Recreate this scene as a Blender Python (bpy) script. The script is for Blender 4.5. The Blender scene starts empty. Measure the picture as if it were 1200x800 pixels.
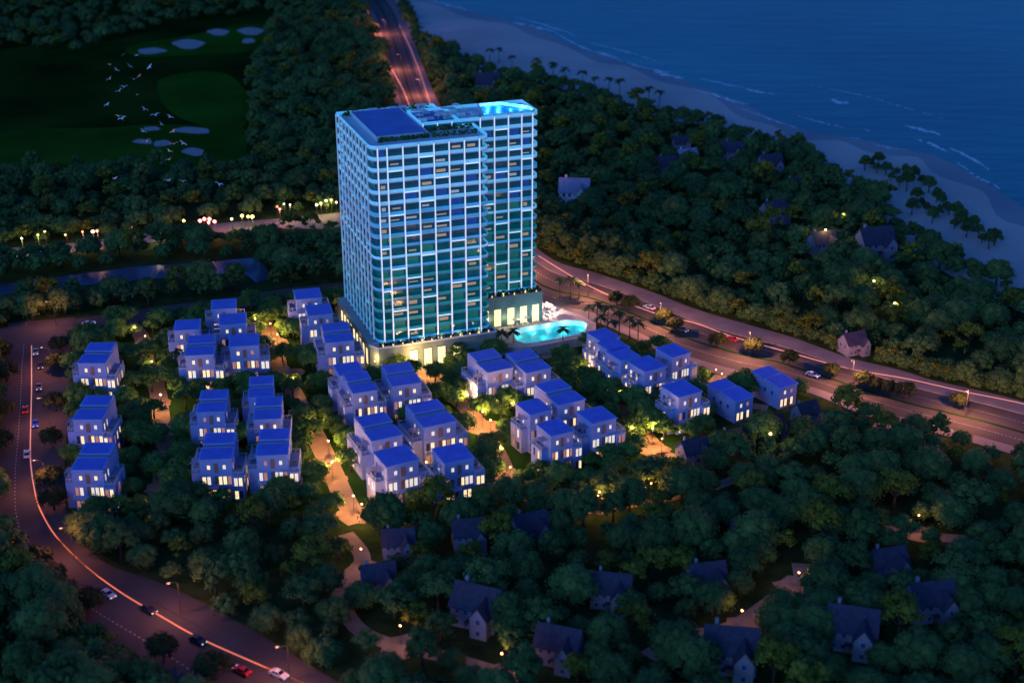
import bpy, math, random
import numpy as np

# ------------------------------------------------------------------ camera, sky, sun, exposure
random.seed(7)
rng = np.random.default_rng(11)
scene = bpy.context.scene
COL = scene.collection
F_PX, PITCH, HC = 1648.7, 0.416855, 184.55        # focal length in 1200-px-wide units, tilt, height in metres

cam_d = bpy.data.cameras.new('camera')
cam = bpy.data.objects.new('camera', cam_d)
COL.objects.link(cam)
cam.location = (0, 0, HC)
cam.rotation_euler = (math.pi / 2 - PITCH, 0, 0)
cam_d.sensor_width = 36.0
cam_d.lens = 36.0 * F_PX / 1200.0
cam_d.clip_start = 1.0
cam_d.clip_end = 9000.0
scene.camera = cam
cam_d.dof.use_dof = True               # shallow focus of the photograph: sharp on the tower and villas
cam_d.dof.focus_distance = 425.0
cam_d.dof.aperture_fstop = 0.034

SUN_EL, SUN_AZ = 20.0, 212.0      # degrees; the last light comes from low behind the camera's left
world = bpy.data.worlds.new('World')
scene.world = world
world.use_nodes = True
wn = world.node_tree.nodes
wl = world.node_tree.links
wn.clear()
w_out = wn.new('ShaderNodeOutputWorld')
w_bg = wn.new('ShaderNodeBackground')
w_sky = wn.new('ShaderNodeTexSky')
w_sky.sky_type = 'NISHITA'
w_sky.sun_disc = False
w_sky.sun_elevation = math.radians(SUN_EL)
w_sky.sun_rotation = math.radians(SUN_AZ)
w_mul = wn.new('ShaderNodeMix')
w_mul.data_type = 'RGBA'
w_mul.blend_type = 'MULTIPLY'
w_mul.inputs[0].default_value = 1.0
w_mul.inputs[7].default_value = (0.115, 0.38, 1.10, 1)     # blue hour
wl.new(w_sky.outputs[0], w_mul.inputs[6])
wl.new(w_mul.outputs[2], w_bg.inputs[0])
wl.new(w_bg.outputs[0], w_out.inputs[0])
w_bg.inputs[1].default_value = 0.13

sun_d = bpy.data.lights.new('sun', 'SUN')
sun_d.energy = 0.22
sun_d.angle = math.radians(12)
sun_d.color = (0.34, 0.50, 1.0)
sun = bpy.data.objects.new('sun', sun_d)
COL.objects.link(sun)
sun.rotation_euler = (math.radians(90 - SUN_EL), 0, math.radians(SUN_AZ - 180 - 64))

scene.view_settings.view_transform = 'Standard'
scene.view_settings.look = 'None'
scene.view_settings.gamma = 1.0
scene.view_settings.exposure = 0.0
scene.view_settings.use_curve_mapping = False


# ------------------------------------------------------------------ helpers
def at(px, py, z=0.0):
    """ground point (at height z) seen at a place of the 1200 x 800 photograph"""
    u, v = (px - 600) / F_PX, (py - 400) / F_PX
    c, s = math.cos(PITCH), math.sin(PITCH)
    d = (u, c - v * s, -s - v * c)
    t = (z - HC) / d[2]
    return (d[0] * t, d[1] * t, z)


def pix(x, y, z=0.0):
    c, s = math.cos(PITCH), math.sin(PITCH)
    dz = z - HC
    d = y * c - dz * s
    return 600 + F_PX * x / d, 400 - F_PX * (y * s + dz * c) / d, d


class MB:
    def __init__(self):
        self.v, self.f, self.m = [], [], []

    def face(self, pts, m=0):
        b = len(self.v)
        self.v += [tuple(p) for p in pts]
        self.f.append(tuple(range(b, b + len(pts))))
        self.m.append(m)

    def box(self, x0, x1, y0, y1, z0, z1, m=0, rot=None):
        b = len(self.v)
        p = [(x0, y0, z0), (x1, y0, z0), (x1, y1, z0), (x0, y1, z0), (x0, y0, z1), (x1, y0, z1), (x1, y1, z1), (x0, y1, z1)]
        if rot:
            cx, cy, a = rot
            ca, sa = math.cos(a), math.sin(a)
            p = [(cx + (x - cx) * ca - (y - cy) * sa, cy + (x - cx) * sa + (y - cy) * ca, z) for x, y, z in p]
        self.v += p
        for q in ((0, 3, 2, 1), (4, 5, 6, 7), (0, 1, 5, 4), (1, 2, 6, 5), (2, 3, 7, 6), (3, 0, 4, 7)):
            self.f.append(tuple(b + i for i in q))
            self.m.append(m)
        return self

    def prism(self, outline, z0, z1, m=0, m_top=None, bottom=False):
        n = len(outline)
        b = len(self.v)
        self.v += [(p[0], p[1], z0) for p in outline] + [(p[0], p[1], z1) for p in outline]
        for i in range(n):
            j = (i + 1) % n
            self.f.append((b + i, b + j, b + n + j, b + n + i))
            self.m.append(m)
        self.f.append(tuple(range(b + n, b + 2 * n)))
        self.m.append(m if m_top is None else m_top)
        if bottom:
            self.f.append(tuple(range(b + n - 1, b - 1, -1)))
            self.m.append(m)
        return self

    def ring(self, o, i, z0, z1, m=0):
        n = len(o)
        b = len(self.v)
        self.v += [(p[0], p[1], z0) for p in o] + [(p[0], p[1], z1) for p in o]
        self.v += [(p[0], p[1], z0) for p in i] + [(p[0], p[1], z1) for p in i]
        for k in range(n):
            j = (k + 1) % n
            for q in ((k, j, n + j, n + k), (n + k, n + j, 3 * n + j, 3 * n + k),
                      (3 * n + k, 3 * n + j, 2 * n + j, 2 * n + k), (2 * n + k, 2 * n + j, j, k)):
                self.f.append(tuple(b + t for t in q))
                self.m.append(m)
        return self

    def tube(self, pts, radii, n=6, m=0, cap=True):
        b = len(self.v)
        for k, p in enumerate(pts):
            q0 = pts[max(k - 1, 0)]
            q1 = pts[min(k + 1, len(pts) - 1)]
            d = np.array(q1, float) - np.array(q0, float)
            d /= np.linalg.norm(d) + 1e-9
            a = np.cross(d, (0, 0, 1) if abs(d[2]) < 0.9 else (1, 0, 0))
            a /= np.linalg.norm(a)
            c = np.cross(d, a)
            for i in range(n):
                t = 2 * math.pi * i / n
                w = np.array(p) + radii[k] * (a * math.cos(t) + c * math.sin(t))
                self.v.append(tuple(w))
        for k in range(len(pts) - 1):
            for i in range(n):
                j = (i + 1) % n
                self.f.append((b + k * n + i, b + k * n + j, b + (k + 1) * n + j, b + (k + 1) * n + i))
                self.m.append(m)
        if cap:
            self.f.append(tuple(range(b + n - 1, b - 1, -1)))
            self.m.append(m)
            e = b + (len(pts) - 1) * n
            self.f.append(tuple(range(e, e + n)))
            self.m.append(m)
        return self

    def mesh(self, name, mats, smooth=False):
        me = bpy.data.meshes.new(name)
        me.from_pydata(self.v, [], self.f)
        if not isinstance(mats, (list, tuple)):
            mats = [mats]
        for mt in mats:
            me.materials.append(mt)
        me.polygons.foreach_set('material_index', self.m)
        if smooth:
            me.polygons.foreach_set('use_smooth', [True] * len(self.f))
        me.update()
        return me

    def build(self, name, mats, parent=None, smooth=False):
        return link(name, self.mesh(name, mats, smooth), parent)


def link(name, me, parent=None, loc=None):
    o = bpy.data.objects.new(name, me)
    COL.objects.link(o)
    if parent:
        o.parent = parent
    if loc:
        o.location = loc
    return o


def tag(o, label=None, cat=None, group=None, kind=None):
    for k, v in (('label', label), ('category', cat), ('group', group), ('kind', kind)):
        if v:
            o[k] = v
    return o


def thing(name, label, cat, loc=(0, 0, 0), rz=0.0, group=None):
    o = bpy.data.objects.new(name, None)
    o.empty_display_size = 0.5
    COL.objects.link(o)
    o.location = loc
    o.rotation_euler = (0, 0, rz)
    return tag(o, label, cat, group)


KIDS = {}


def kids(o):
    return [c for c in o.children]


def copy_tree(o, parent=None):
    c = o.copy()
    COL.objects.link(c)
    if parent:
        c.parent = parent
    for ch in kids(o):
        copy_tree(ch, c)
    return c


# ------------------------------------------------------------------ materials
def mat(name, col, rough=0.8, noise=0.0, nscale=1.0, spec=0.3, emit=None, estr=0.0, metal=0.0, col2=None, bump=0.0, detail=4.0):
    m = bpy.data.materials.new(name)
    m.use_nodes = True
    nt = m.node_tree
    b = nt.nodes['Principled BSDF']
    b.inputs['Roughness'].default_value = rough
    b.inputs['Specular IOR Level'].default_value = spec
    b.inputs['Metallic'].default_value = metal
    if noise > 0 or col2:
        geo = nt.nodes.new('ShaderNodeNewGeometry')
        no = nt.nodes.new('ShaderNodeTexNoise')
        no.inputs['Scale'].default_value = nscale
        no.inputs['Detail'].default_value = detail
        nt.links.new(geo.outputs['Position'], no.inputs['Vector'])
        cr = nt.nodes.new('ShaderNodeValToRGB')
        cr.color_ramp.elements[0].position = 0.33
        cr.color_ramp.elements[1].position = 0.67
        if col2 is None:
            c0 = [max(0, c * (1 - noise)) for c in col]
            c1 = [min(1, c * (1 + noise)) for c in col]
        else:
            c0, c1 = col, col2
        cr.color_ramp.elements[0].color = (*c0[:3], 1)
        cr.color_ramp.elements[1].color = (*c1[:3], 1)
        nt.links.new(no.outputs['Fac'], cr.inputs[0])
        nt.links.new(cr.outputs[0], b.inputs['Base Color'])
        if bump:
            bp = nt.nodes.new('ShaderNodeBump')
            bp.inputs['Strength'].default_value = bump
            nt.links.new(no.outputs['Fac'], bp.inputs['Height'])
            nt.links.new(bp.outputs[0], b.inputs['Normal'])
    else:
        b.inputs['Base Color'].default_value = (*col, 1)
    if emit:
        b.inputs['Emission Color'].default_value = (*emit, 1)
        b.inputs['Emission Strength'].default_value = estr
    return m


M = {}
M['soil'] = mat('undergrowth', (0.022, 0.048, 0.014), 0.95, col2=(0.055, 0.085, 0.028), nscale=0.22, spec=0.0)
M['lawn'] = mat('lawn', (0.016, 0.050, 0.012), 0.95, col2=(0.030, 0.085, 0.020), nscale=0.06, spec=0.0)
M['fairway'] = mat('fairway', (0.016, 0.066, 0.006), 0.95, col2=(0.028, 0.115, 0.010), nscale=0.025, spec=0.0)
M['rough'] = mat('rough_grass', (0.008, 0.022, 0.004), 0.95, col2=(0.020, 0.058, 0.008), nscale=0.018, spec=0.0)
M['bunker'] = mat('bunker_sand', (0.36, 0.31, 0.29), 0.9, 0.12, 0.4)
M['sand'] = mat('beach_sand', (0.50, 0.42, 0.37), 0.9, col2=(0.62, 0.53, 0.47), nscale=0.02, spec=0.1, detail=6)
M['wetsand'] = mat('wet_sand', (0.20, 0.20, 0.21), 0.5, col2=(0.30, 0.28, 0.27), nscale=0.02, spec=0.3)
M['asphalt'] = mat('asphalt', (0.070, 0.064, 0.066), 0.85, col2=(0.105, 0.095, 0.096), nscale=0.08, spec=0.2, detail=8)
M['paving'] = mat('pale_paving', (0.20, 0.17, 0.18), 0.85, col2=(0.27, 0.235, 0.24), nscale=0.15, spec=0.2, detail=8)
M['path'] = mat('sandy_path', (0.33, 0.22, 0.15), 0.9, col2=(0.46, 0.33, 0.23), nscale=0.25, spec=0.15, detail=6)
M['line'] = mat('road_paint', (0.6, 0.55, 0.5), 0.7, 0.2, 0.6)
M['kerb'] = mat('kerb_stone', (0.3, 0.27, 0.26), 0.85, 0.15, 0.8)
M['foam'] = mat('foam', (0.75, 0.78, 0.8), 0.8, 0.1, 0.5)
M['villa'] = mat('villa_render', (0.30, 0.37, 0.70), 0.8, 0.05, 0.5)
M['villa_grey'] = mat('villa_grey_render', (0.25, 0.27, 0.42), 0.8, 0.06, 0.5)
M['villa_clay'] = mat('clay_panel', (0.33, 0.17, 0.13), 0.8, 0.1, 0.8)
M['roofblue'] = mat('blue_roof_sheet', (0.19, 0.20, 0.76), 0.5, 0.10, 0.35, spec=0.3)
M['roofrim'] = mat('roof_rim_paint', (0.30, 0.40, 0.80), 0.6, 0.05, 0.5)
M['pale_roof'] = mat('pale_roof_tiles', (0.34, 0.29, 0.40), 0.7, 0.2, 0.9)
M['dark'] = mat('dark_glass', (0.012, 0.016, 0.030), 0.15, spec=0.5)
M['slate'] = mat('slate_roof', (0.055, 0.045, 0.075), 0.7, 0.22, 0.9)
M['cottage'] = mat('cottage_render', (0.27, 0.25, 0.31), 0.85, 0.08, 0.4)
M['cottage_warm'] = mat('cottage_beige', (0.28, 0.25, 0.28), 0.85, 0.08, 0.4)
M['trunk'] = mat('bark', (0.10, 0.065, 0.045), 0.9, 0.3, 1.5)
M['metal'] = mat('dark_metal', (0.06, 0.06, 0.065), 0.5, spec=0.5)
M['tyre'] = mat('tyre', (0.015, 0.015, 0.016), 0.8)
M['white'] = mat('white_paint', (0.80, 0.80, 0.80), 0.6, 0.03, 0.5)
M['column'] = mat('column_white', (0.80, 0.80, 0.82), 0.6, 0.04, 0.3)
M['led'] = mat('column_led_strip', (0.8, 0.8, 0.8), 0.5, emit=(0.62, 0.82, 1.0), estr=0.75)
M['fin_led'] = mat('fin_led_strip', (0.8, 0.8, 0.8), 0.5, emit=(0.10, 0.50, 0.85), estr=0.42)
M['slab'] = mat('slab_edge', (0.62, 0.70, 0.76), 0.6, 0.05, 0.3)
M['bal_pale'] = mat('balustrade_pale_glow', (0.42, 0.62, 0.75), 0.3, 0.15, 0.25, emit=(0.08, 0.50, 0.90), estr=0.54)  # balustrades are no lamps: facade light is put into their emission
M['bal_blue'] = mat('balustrade_blue_glow', (0.10, 0.32, 0.60), 0.25, 0.2, 0.25, emit=(0.01, 0.32, 0.66), estr=0.46)
M['bal_teal'] = mat('balustrade_teal_glow', (0.03, 0.22, 0.26), 0.2, 0.3, 0.2, emit=(0.0, 0.25, 0.29), estr=0.42)
M['glass_blue'] = mat('tower_glass_blue_glow', (0.015, 0.03, 0.07), 0.12, 0.5, 0.25, spec=0.6, emit=(0.01, 0.10, 0.19), estr=0.28)  # tower glass given its own glow in place of light on the facade
M['glass_teal'] = mat('tower_glass_teal_glow', (0.01, 0.07, 0.09), 0.12, 0.7, 0.25, spec=0.6, emit=(0.0, 0.10, 0.13), estr=0.36)
M['room_warm'] = mat('room_window_warm', (0.3, 0.25, 0.2), 0.5, emit=(1.0, 0.66, 0.36), estr=0.30)
M['room_pale'] = mat('room_window_pale', (0.3, 0.3, 0.3), 0.5, emit=(0.75, 0.75, 0.85), estr=0.32)
M['room_blue'] = mat('room_window_blue', (0.05, 0.1, 0.3), 0.5, emit=(0.02, 0.13, 0.60), estr=0.20)
M['room_green'] = mat('room_window_green', (0.05, 0.3, 0.2), 0.5, emit=(0.02, 0.30, 0.24), estr=0.16)
M['podium'] = mat('podium_wall', (0.16, 0.26, 0.24), 0.5, 0.2, 0.3)
M['podium_lit'] = mat('podium_lit_glass', (0.6, 0.5, 0.3), 0.5, emit=(1.0, 0.86, 0.42), estr=1.15)
M['terrace'] = mat('terrace_tiles', (0.50, 0.40, 0.36), 0.7, col2=(0.62, 0.52, 0.47), nscale=0.7, detail=6)
M['deckblue'] = mat('roof_deck_membrane', (0.13, 0.21, 0.56), 0.55, 0.12, 0.2)
M['pooltile'] = mat('pool_tiles', (0.03, 0.62, 0.68), 0.5, 0.08, 1.2)
M['pooltile_blue'] = mat('roof_pool_tiles', (0.01, 0.34, 0.85), 0.5, 0.08, 1.2)
M['win_warm'] = mat('villa_window_lit', (0.4, 0.3, 0.2), 0.4, emit=(1.0, 0.72, 0.34), estr=1.45)
M['win_pale'] = mat('villa_window_pale', (0.4, 0.35, 0.3), 0.4, emit=(1.0, 0.86, 0.66), estr=0.95)
M['win_dim'] = mat('villa_window_dim', (0.3, 0.2, 0.15), 0.4, emit=(1.0, 0.40, 0.20), estr=0.42)
M['lamp_warm'] = mat('lamp_globe', (0.8, 0.6, 0.4), 0.4, emit=(1.0, 0.62, 0.25), estr=2.2)
M['lamp_orange'] = mat('street_lamp_glass', (0.8, 0.5, 0.3), 0.4, emit=(1.0, 0.45, 0.2), estr=1.0)
M['lamp_red'] = mat('red_lantern_glow', (0.8, 0.2, 0.2), 0.4, emit=(1.0, 0.22, 0.18), estr=7.0)
M['lamp_yellow'] = mat('yellow_lantern_glow', (0.8, 0.7, 0.2), 0.4, emit=(1.0, 0.80, 0.18), estr=4.5)
M['lamp_cream'] = mat('cream_lantern_glow', (0.8, 0.7, 0.5), 0.4, emit=(1.0, 0.82, 0.5), estr=4.5)
M['trail_glow'] = mat('light_trail', (0.8, 0.3, 0.2), 0.5, emit=(1.0, 0.22, 0.08), estr=0.8)  # car light trails drawn as glowing strips, no lamps in the road
M['trail_glow_soft'] = mat('light_trail_soft', (0.8, 0.4, 0.3), 0.5, emit=(1.0, 0.42, 0.32), estr=0.42)
M['trail_glow_dim'] = mat('light_trail_dim', (0.8, 0.4, 0.3), 0.5, emit=(1.0, 0.28, 0.10), estr=0.38)
M['bird'] = mat('white_feathers', (0.95, 0.95, 0.93), 0.8)
M['fabric'] = mat('white_canvas', (0.75, 0.72, 0.70), 0.8, 0.06, 2.0)


def foliage(name, c0, c1, c2, scale):
    m = bpy.data.materials.new(name)
    m.use_nodes = True
    nt = m.node_tree
    b = nt.nodes['Principled BSDF']
    b.inputs['Roughness'].default_value = 0.7
    b.inputs['Specular IOR Level'].default_value = 0.15
    geo = nt.nodes.new('ShaderNodeNewGeometry')
    n1 = nt.nodes.new('ShaderNodeTexNoise')
    n1.inputs['Scale'].default_value = scale
    n1.inputs['Detail'].default_value = 2.0
    nt.links.new(geo.outputs['Position'], n1.inputs['Vector'])
    add = nt.nodes.new('ShaderNodeMath')
    add.operation = 'MULTIPLY_ADD'
    add.inputs[1].default_value = 0.30
    nt.links.new(geo.outputs['Random Per Island'], add.inputs[0])
    nt.links.new(n1.outputs['Fac'], add.inputs[2])
    cr = nt.nodes.new('ShaderNodeValToRGB')
    e = cr.color_ramp.elements
    e[0].position, e[0].color = 0.42, (*c0, 1)
    e[1].position, e[1].color = 0.90, (*c2, 1)
    k = e.new(0.66)
    k.color = (*c1, 1)
    nt.links.new(add.outputs[0], cr.inputs[0])
    nt.links.new(cr.outputs[0], b.inputs['Base Color'])
    return m


M['leaf_wood'] = foliage('wood_foliage', (0.046, 0.088, 0.024), (0.076, 0.138, 0.032), (0.12, 0.185, 0.044), 0.10)
M['leaf_villa'] = foliage('garden_foliage', (0.045, 0.110, 0.020), (0.07, 0.160, 0.030), (0.105, 0.205, 0.045), 0.15)
M['leaf_wood_dark'] = foliage('wood_foliage_dark', (0.034, 0.070, 0.018), (0.058, 0.110, 0.025), (0.088, 0.148, 0.036), 0.11)
M['leaf_wood_olive'] = foliage('wood_foliage_olive', (0.075, 0.085, 0.008), (0.125, 0.135, 0.014), (0.19, 0.19, 0.022), 0.10)
M['leaf_palm'] = foliage('palm_foliage', (0.020, 0.045, 0.018), (0.03, 0.065, 0.024), (0.05, 0.09, 0.03), 0.3)
M['leaf_warm'] = foliage('rusty_foliage', (0.016, 0.026, 0.008), (0.026, 0.040, 0.010), (0.042, 0.056, 0.014), 0.12)


def water_material():
    m = bpy.data.materials.new('sea_water')
    m.use_nodes = True
    nt = m.node_tree
    b = nt.nodes['Principled BSDF']
    b.inputs['Roughness'].default_value = 0.35
    b.inputs['Specular IOR Level'].default_value = 0.06
    geo = nt.nodes.new('ShaderNodeNewGeometry')
    mp = nt.nodes.new('ShaderNodeMapping')
    mp.inputs['Rotation'].default_value = (0, 0, math.radians(38))
    mp.inputs['Scale'].default_value = (1.0, 5.0, 1.0)
    nt.links.new(geo.outputs['Position'], mp.inputs['Vector'])
    n = nt.nodes.new('ShaderNodeTexNoise')
    n.inputs['Scale'].default_value = 0.020
    n.inputs['Detail'].default_value = 9.0
    n.inputs['Roughness'].default_value = 0.62
    nt.links.new(mp.outputs[0], n.inputs['Vector'])
    n2 = nt.nodes.new('ShaderNodeTexNoise')
    n2.inputs['Scale'].default_value = 0.0035
    n2.inputs['Detail'].default_value = 3.0
    nt.links.new(geo.outputs['Position'], n2.inputs['Vector'])
    ad = nt.nodes.new('ShaderNodeMath')
    ad.operation = 'MULTIPLY_ADD'
    ad.inputs[1].default_value = 0.55
    nt.links.new(n.outputs['Fac'], ad.inputs[0])
    nt.links.new(n2.outputs['Fac'], ad.inputs[2])
    cr = nt.nodes.new('ShaderNodeValToRGB')
    cr.color_ramp.elements[0].position = 0.55
    cr.color_ramp.elements[0].color = (0.0, 0.165, 0.22, 1)
    cr.color_ramp.elements[1].position = 1.0
    cr.color_ramp.elements[1].color = (0.0, 0.31, 0.34, 1)
    nt.links.new(ad.outputs[0], cr.inputs[0])
    nt.links.new(cr.outputs[0], b.inputs['Base Color'])
    bp = nt.nodes.new('ShaderNodeBump')
    bp.inputs['Strength'].default_value = 0.5
    bp.inputs['Distance'].default_value = 2.0
    nt.links.new(n.outputs['Fac'], bp.inputs['Height'])
    nt.links.new(bp.outputs[0], b.inputs['Normal'])
    return m


M['sea'] = water_material()
M['canal'] = mat('canal_water', (0.06, 0.085, 0.15), 0.25, 0.2, 0.05, spec=0.5)
M['pond'] = mat('pond_water', (0.006, 0.010, 0.03), 0.5, 0.5, 0.03, spec=0.05)


def pool_surface(name, tint):
    m = bpy.data.materials.new(name)
    m.use_nodes = True
    nt = m.node_tree
    nt.nodes.clear()
    out = nt.nodes.new('ShaderNodeOutputMaterial')
    mix = nt.nodes.new('ShaderNodeMixShader')
    mix.inputs[0].default_value = 0.03
    tr = nt.nodes.new('ShaderNodeBsdfTransparent')
    tr.inputs[0].default_value = (*tint, 1)
    gl = nt.nodes.new('ShaderNodeBsdfGlossy')
    gl.inputs['Roughness'].default_value = 0.15
    nt.links.new(tr.outputs[0], mix.inputs[1])
    nt.links.new(gl.outputs[0], mix.inputs[2])
    nt.links.new(mix.outputs[0], out.inputs[0])
    return m


M['poolwater'] = pool_surface('pool_water', (0.55, 0.97, 0.98))
M['poolwater_blue'] = pool_surface('roof_pool_water', (0.4, 0.85, 1.0))


def lamp_light(name, parent, loc, watts, color, radius=0.25):
    d = bpy.data.lights.get(name) or bpy.data.lights.new(name, 'POINT')
    d.energy = watts
    d.color = color
    d.shadow_soft_size = radius
    o = bpy.data.objects.new(name, d)
    COL.objects.link(o)
    if parent:
        o.parent = parent
    o.location = loc
    return o


# ------------------------------------------------------------------ setting: ground, sea, beach, roads
def sheet(name, pts_px, material, z, kind='structure', soft=False):
    b = MB()
    P = [at(x, y, 0)[:2] + (z,) for x, y in pts_px]
    if soft:
        P = [tuple(p) for p in smooth([P[-1]] + P + [P[0], P[1]], 6)[6:-6]][:-1]
    b.face(P)
    o = b.build(name, material)
    o['kind'] = kind
    # face up
    me = o.data
    if me.polygons[0].normal.z < 0:
        me.flip_normals()
    return o


def strip(name, left, right, material, z, kind='structure', f0=0.0, f1=1.0, thick=0.0, sub=6):
    """ribbon between two lists of photograph points (resampled smoothly)"""
    L = smooth([at(*p) for p in left], sub)
    R = smooth([at(*p) for p in right], sub)
    b = MB()
    n = len(L)
    A = [tuple(L[i] + (R[i] - L[i]) * f0) for i in range(n)]
    B = [tuple(L[i] + (R[i] - L[i]) * f1) for i in range(n)]
    for i in range(n - 1):
        q = [A[i], B[i], B[i + 1], A[i + 1]]
        b.face([(p[0], p[1], z + thick) for p in q])
        if thick:
            b.face([(A[i][0], A[i][1], z), (A[i][0], A[i][1], z + thick), (A[i + 1][0], A[i + 1][1], z + thick), (A[i + 1][0], A[i + 1][1], z)])
            b.face([(B[i][0], B[i][1], z), (B[i + 1][0], B[i + 1][1], z), (B[i + 1][0], B[i + 1][1], z + thick), (B[i][0], B[i][1], z + thick)])
    if not name:
        return b
    o = b.build(name, material)
    if kind:
        o['kind'] = kind
    return o


def smooth(pts, sub=6):
    P = [np.array(p, float) for p in pts]
    out = []
    for i in range(len(P) - 1):
        p0, p1, p2, p3 = P[max(i - 1, 0)], P[i], P[i + 1], P[min(i + 2, len(P) - 1)]
        for k in range(sub):
            t = k / sub
            out.append(0.5 * (2 * p1 + (p2 - p0) * t + (2 * p0 - 5 * p1 + 4 * p2 - p3) * t * t + (3 * p1 - p0 - 3 * p2 + p3) * t ** 3))
    out.append(P[-1])
    return out


def ribbon(pts, w, z, h=0.0):
    """line of constant width along world points"""
    P = [np.array(p[:2], float) for p in pts]
    b = MB()
    n = len(P)
    N = []
    for i in range(n):
        d = P[min(i + 1, n - 1)] - P[max(i - 1, 0)]
        d /= np.linalg.norm(d) + 1e-9
        N.append(np.array((-d[1], d[0])))
    for i in range(n - 1):
        a0, a1 = P[i] - N[i] * w / 2, P[i] + N[i] * w / 2
        b0, b1 = P[i + 1] - N[i + 1] * w / 2, P[i + 1] + N[i + 1] * w / 2
        b.face([(*a0, z + h), (*b0, z + h), (*b1, z + h), (*a1, z + h)])
        if h:
            b.face([(*a0, z), (*b0, z), (*b0, z + h), (*a0, z + h)])
            b.face([(*a1, z + h), (*b1, z + h), (*b1, z), (*a1, z)])
    return b


g = MB()
g.face([(-4000, -500, 0), (4000, -500, 0), (4000, 7000, 0), (-4000, 7000, 0)])
g.build('ground', M['soil'])['kind'] = 'structure'

shore_px = [(430, -25), (505, 0), (552, 13), (602, 27), (636, 37), (680, 57), (721, 69), (758, 81), (810, 98), (874, 123), (911, 143), (955, 155), (1002, 162), (1063, 175), (1104, 186), (1154, 213), (1200, 243), (1260, 275), (1400, 340)]
inner_px = [(374, -12), (430, 13), (468, 41), (529, 65), (569, 85), (630, 95), (681, 112), (731, 126), (794, 143), (828, 147), (878, 168), (922, 173), (949, 193), (979, 215), (1004, 223), (1029, 248), (1054, 281), (1114, 323), (1294, 413)]
shore = [at(*p) for p in shore_px]
inner = [at(*p) for p in inner_px]
b = MB()
S = smooth(shore, 4)
I = smooth(inner, 4)
for i in range(len(S) - 1):
    b.face([(*I[i][:2], 0.02), (*S[i][:2], 0.02), (*S[i + 1][:2], 0.02), (*I[i + 1][:2], 0.02)])
b.build('beach', M['sand'])['kind'] = 'structure'
b = MB()
for i in range(len(S) - 1):
    d0 = (S[i] - I[i]) / (np.linalg.norm(S[i] - I[i]) + 1e-6)
    d1 = (S[i + 1] - I[i + 1]) / (np.linalg.norm(S[i + 1] - I[i + 1]) + 1e-6)
    w0 = 13 + 5 * math.sin(i * 0.9)
    w1 = 13 + 5 * math.sin((i + 1) * 0.9)
    p, q = S[i] - d0 * w0, S[i + 1] - d1 * w1
    b.face([(*p[:2], 0.026), (*S[i][:2], 0.026), (*S[i + 1][:2], 0.026), (*q[:2], 0.026)])
b.build('wet_beach', M['wetsand'])['kind'] = 'structure'
b = MB()
far = [(3900, 300), (3900, 6900), (-600, 6900)]
pts = [(p[0], p[1], 0.032) for p in S[::-1]]
b.face(pts + [(-420, 1500, 0.032)] + [(x, y, 0.032) for x, y in far[::-1]] + [(1500, 100, 0.032)])
sea = b.build('sea', M['sea'])
sea['kind'] = 'structure'
if sea.data.polygons[0].normal.z < 0:
    sea.data.flip_normals()


def foam_line(px, w, seed):
    r = random.Random(seed)
    P = smooth([at(*p) for p in px], 10)
    n = len(P)
    mb = MB()
    up, dn = [], []
    for i, p in enumerate(P):
        d = P[min(i + 1, n - 1)] - P[max(i - 1, 0)]
        d = d[:2] / (np.linalg.norm(d[:2]) + 1e-9)
        nn = np.array((-d[1], d[0]))
        t = i / (n - 1)
        ww = w * (0.25 + math.sin(math.pi * t)) * r.uniform(0.35, 1.2)
        off = r.uniform(-0.4, 0.4) * w
        up.append(p[:2] + nn * (ww / 2 + off))
        dn.append(p[:2] - nn * (ww / 2 - off))
    for i in range(n - 1):
        if r.random() < 0.12:
            continue
        mb.face([(*dn[i], 0.06), (*dn[i + 1], 0.06), (*up[i + 1], 0.06), (*up[i], 0.06)])
    o = mb.build('wave_foam', M['foam'])
    o['kind'] = 'structure'


for k, (px, w) in enumerate([
        ([(810, 104), (838, 112), (860, 119), (878, 123)], 2.6), ([(874, 104), (890, 108), (908, 110)], 3.0),
        ([(975, 116), (985, 121), (995, 120)], 3.6), ([(1060, 147), (1080, 152), (1104, 159)], 2.8),
        ([(1073, 163), (1092, 169), (1109, 178)], 2.0), ([(1023, 169), (1040, 173), (1063, 176)], 1.6),
        ([(1012, 152), (1020, 154)], 1.6), ([(996, 161), (1008, 163)], 1.8), ([(862, 125), (890, 135), (911, 143), (940, 152)], 1.5),
        ([(602, 26), (622, 31), (650, 37)], 4.5), ([(700, 61), (712, 65), (724, 69)], 3.5), ([(764, 81), (780, 87), (800, 93)], 6.0),
        ([(500, 0), (525, 6), (552, 13)], 2.6), ([(650, 38), (680, 55), (700, 62)], 1.5), ([(1120, 190), (1150, 210), (1165, 216)], 1.5),
        ([(724, 70), (745, 77), (764, 82)], 1.5), ([(1140, 208), (1160, 214), (1172, 222)], 1.2), ([(820, 92), (850, 99), (872, 103)], 1.6), ([(690, 50), (730, 60), (770, 72)], 1.4), ([(930, 134), (960, 143), (990, 150)], 1.4), ([(950, 100), (1010, 112), (1060, 126), (1106, 140)], 1.0), ([(604, 20), (640, 30), (680, 44)], 1.5), ([(1110, 172), (1135, 184), (1160, 200)], 1.6)]):
    foam_line(px, w, k)

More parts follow.
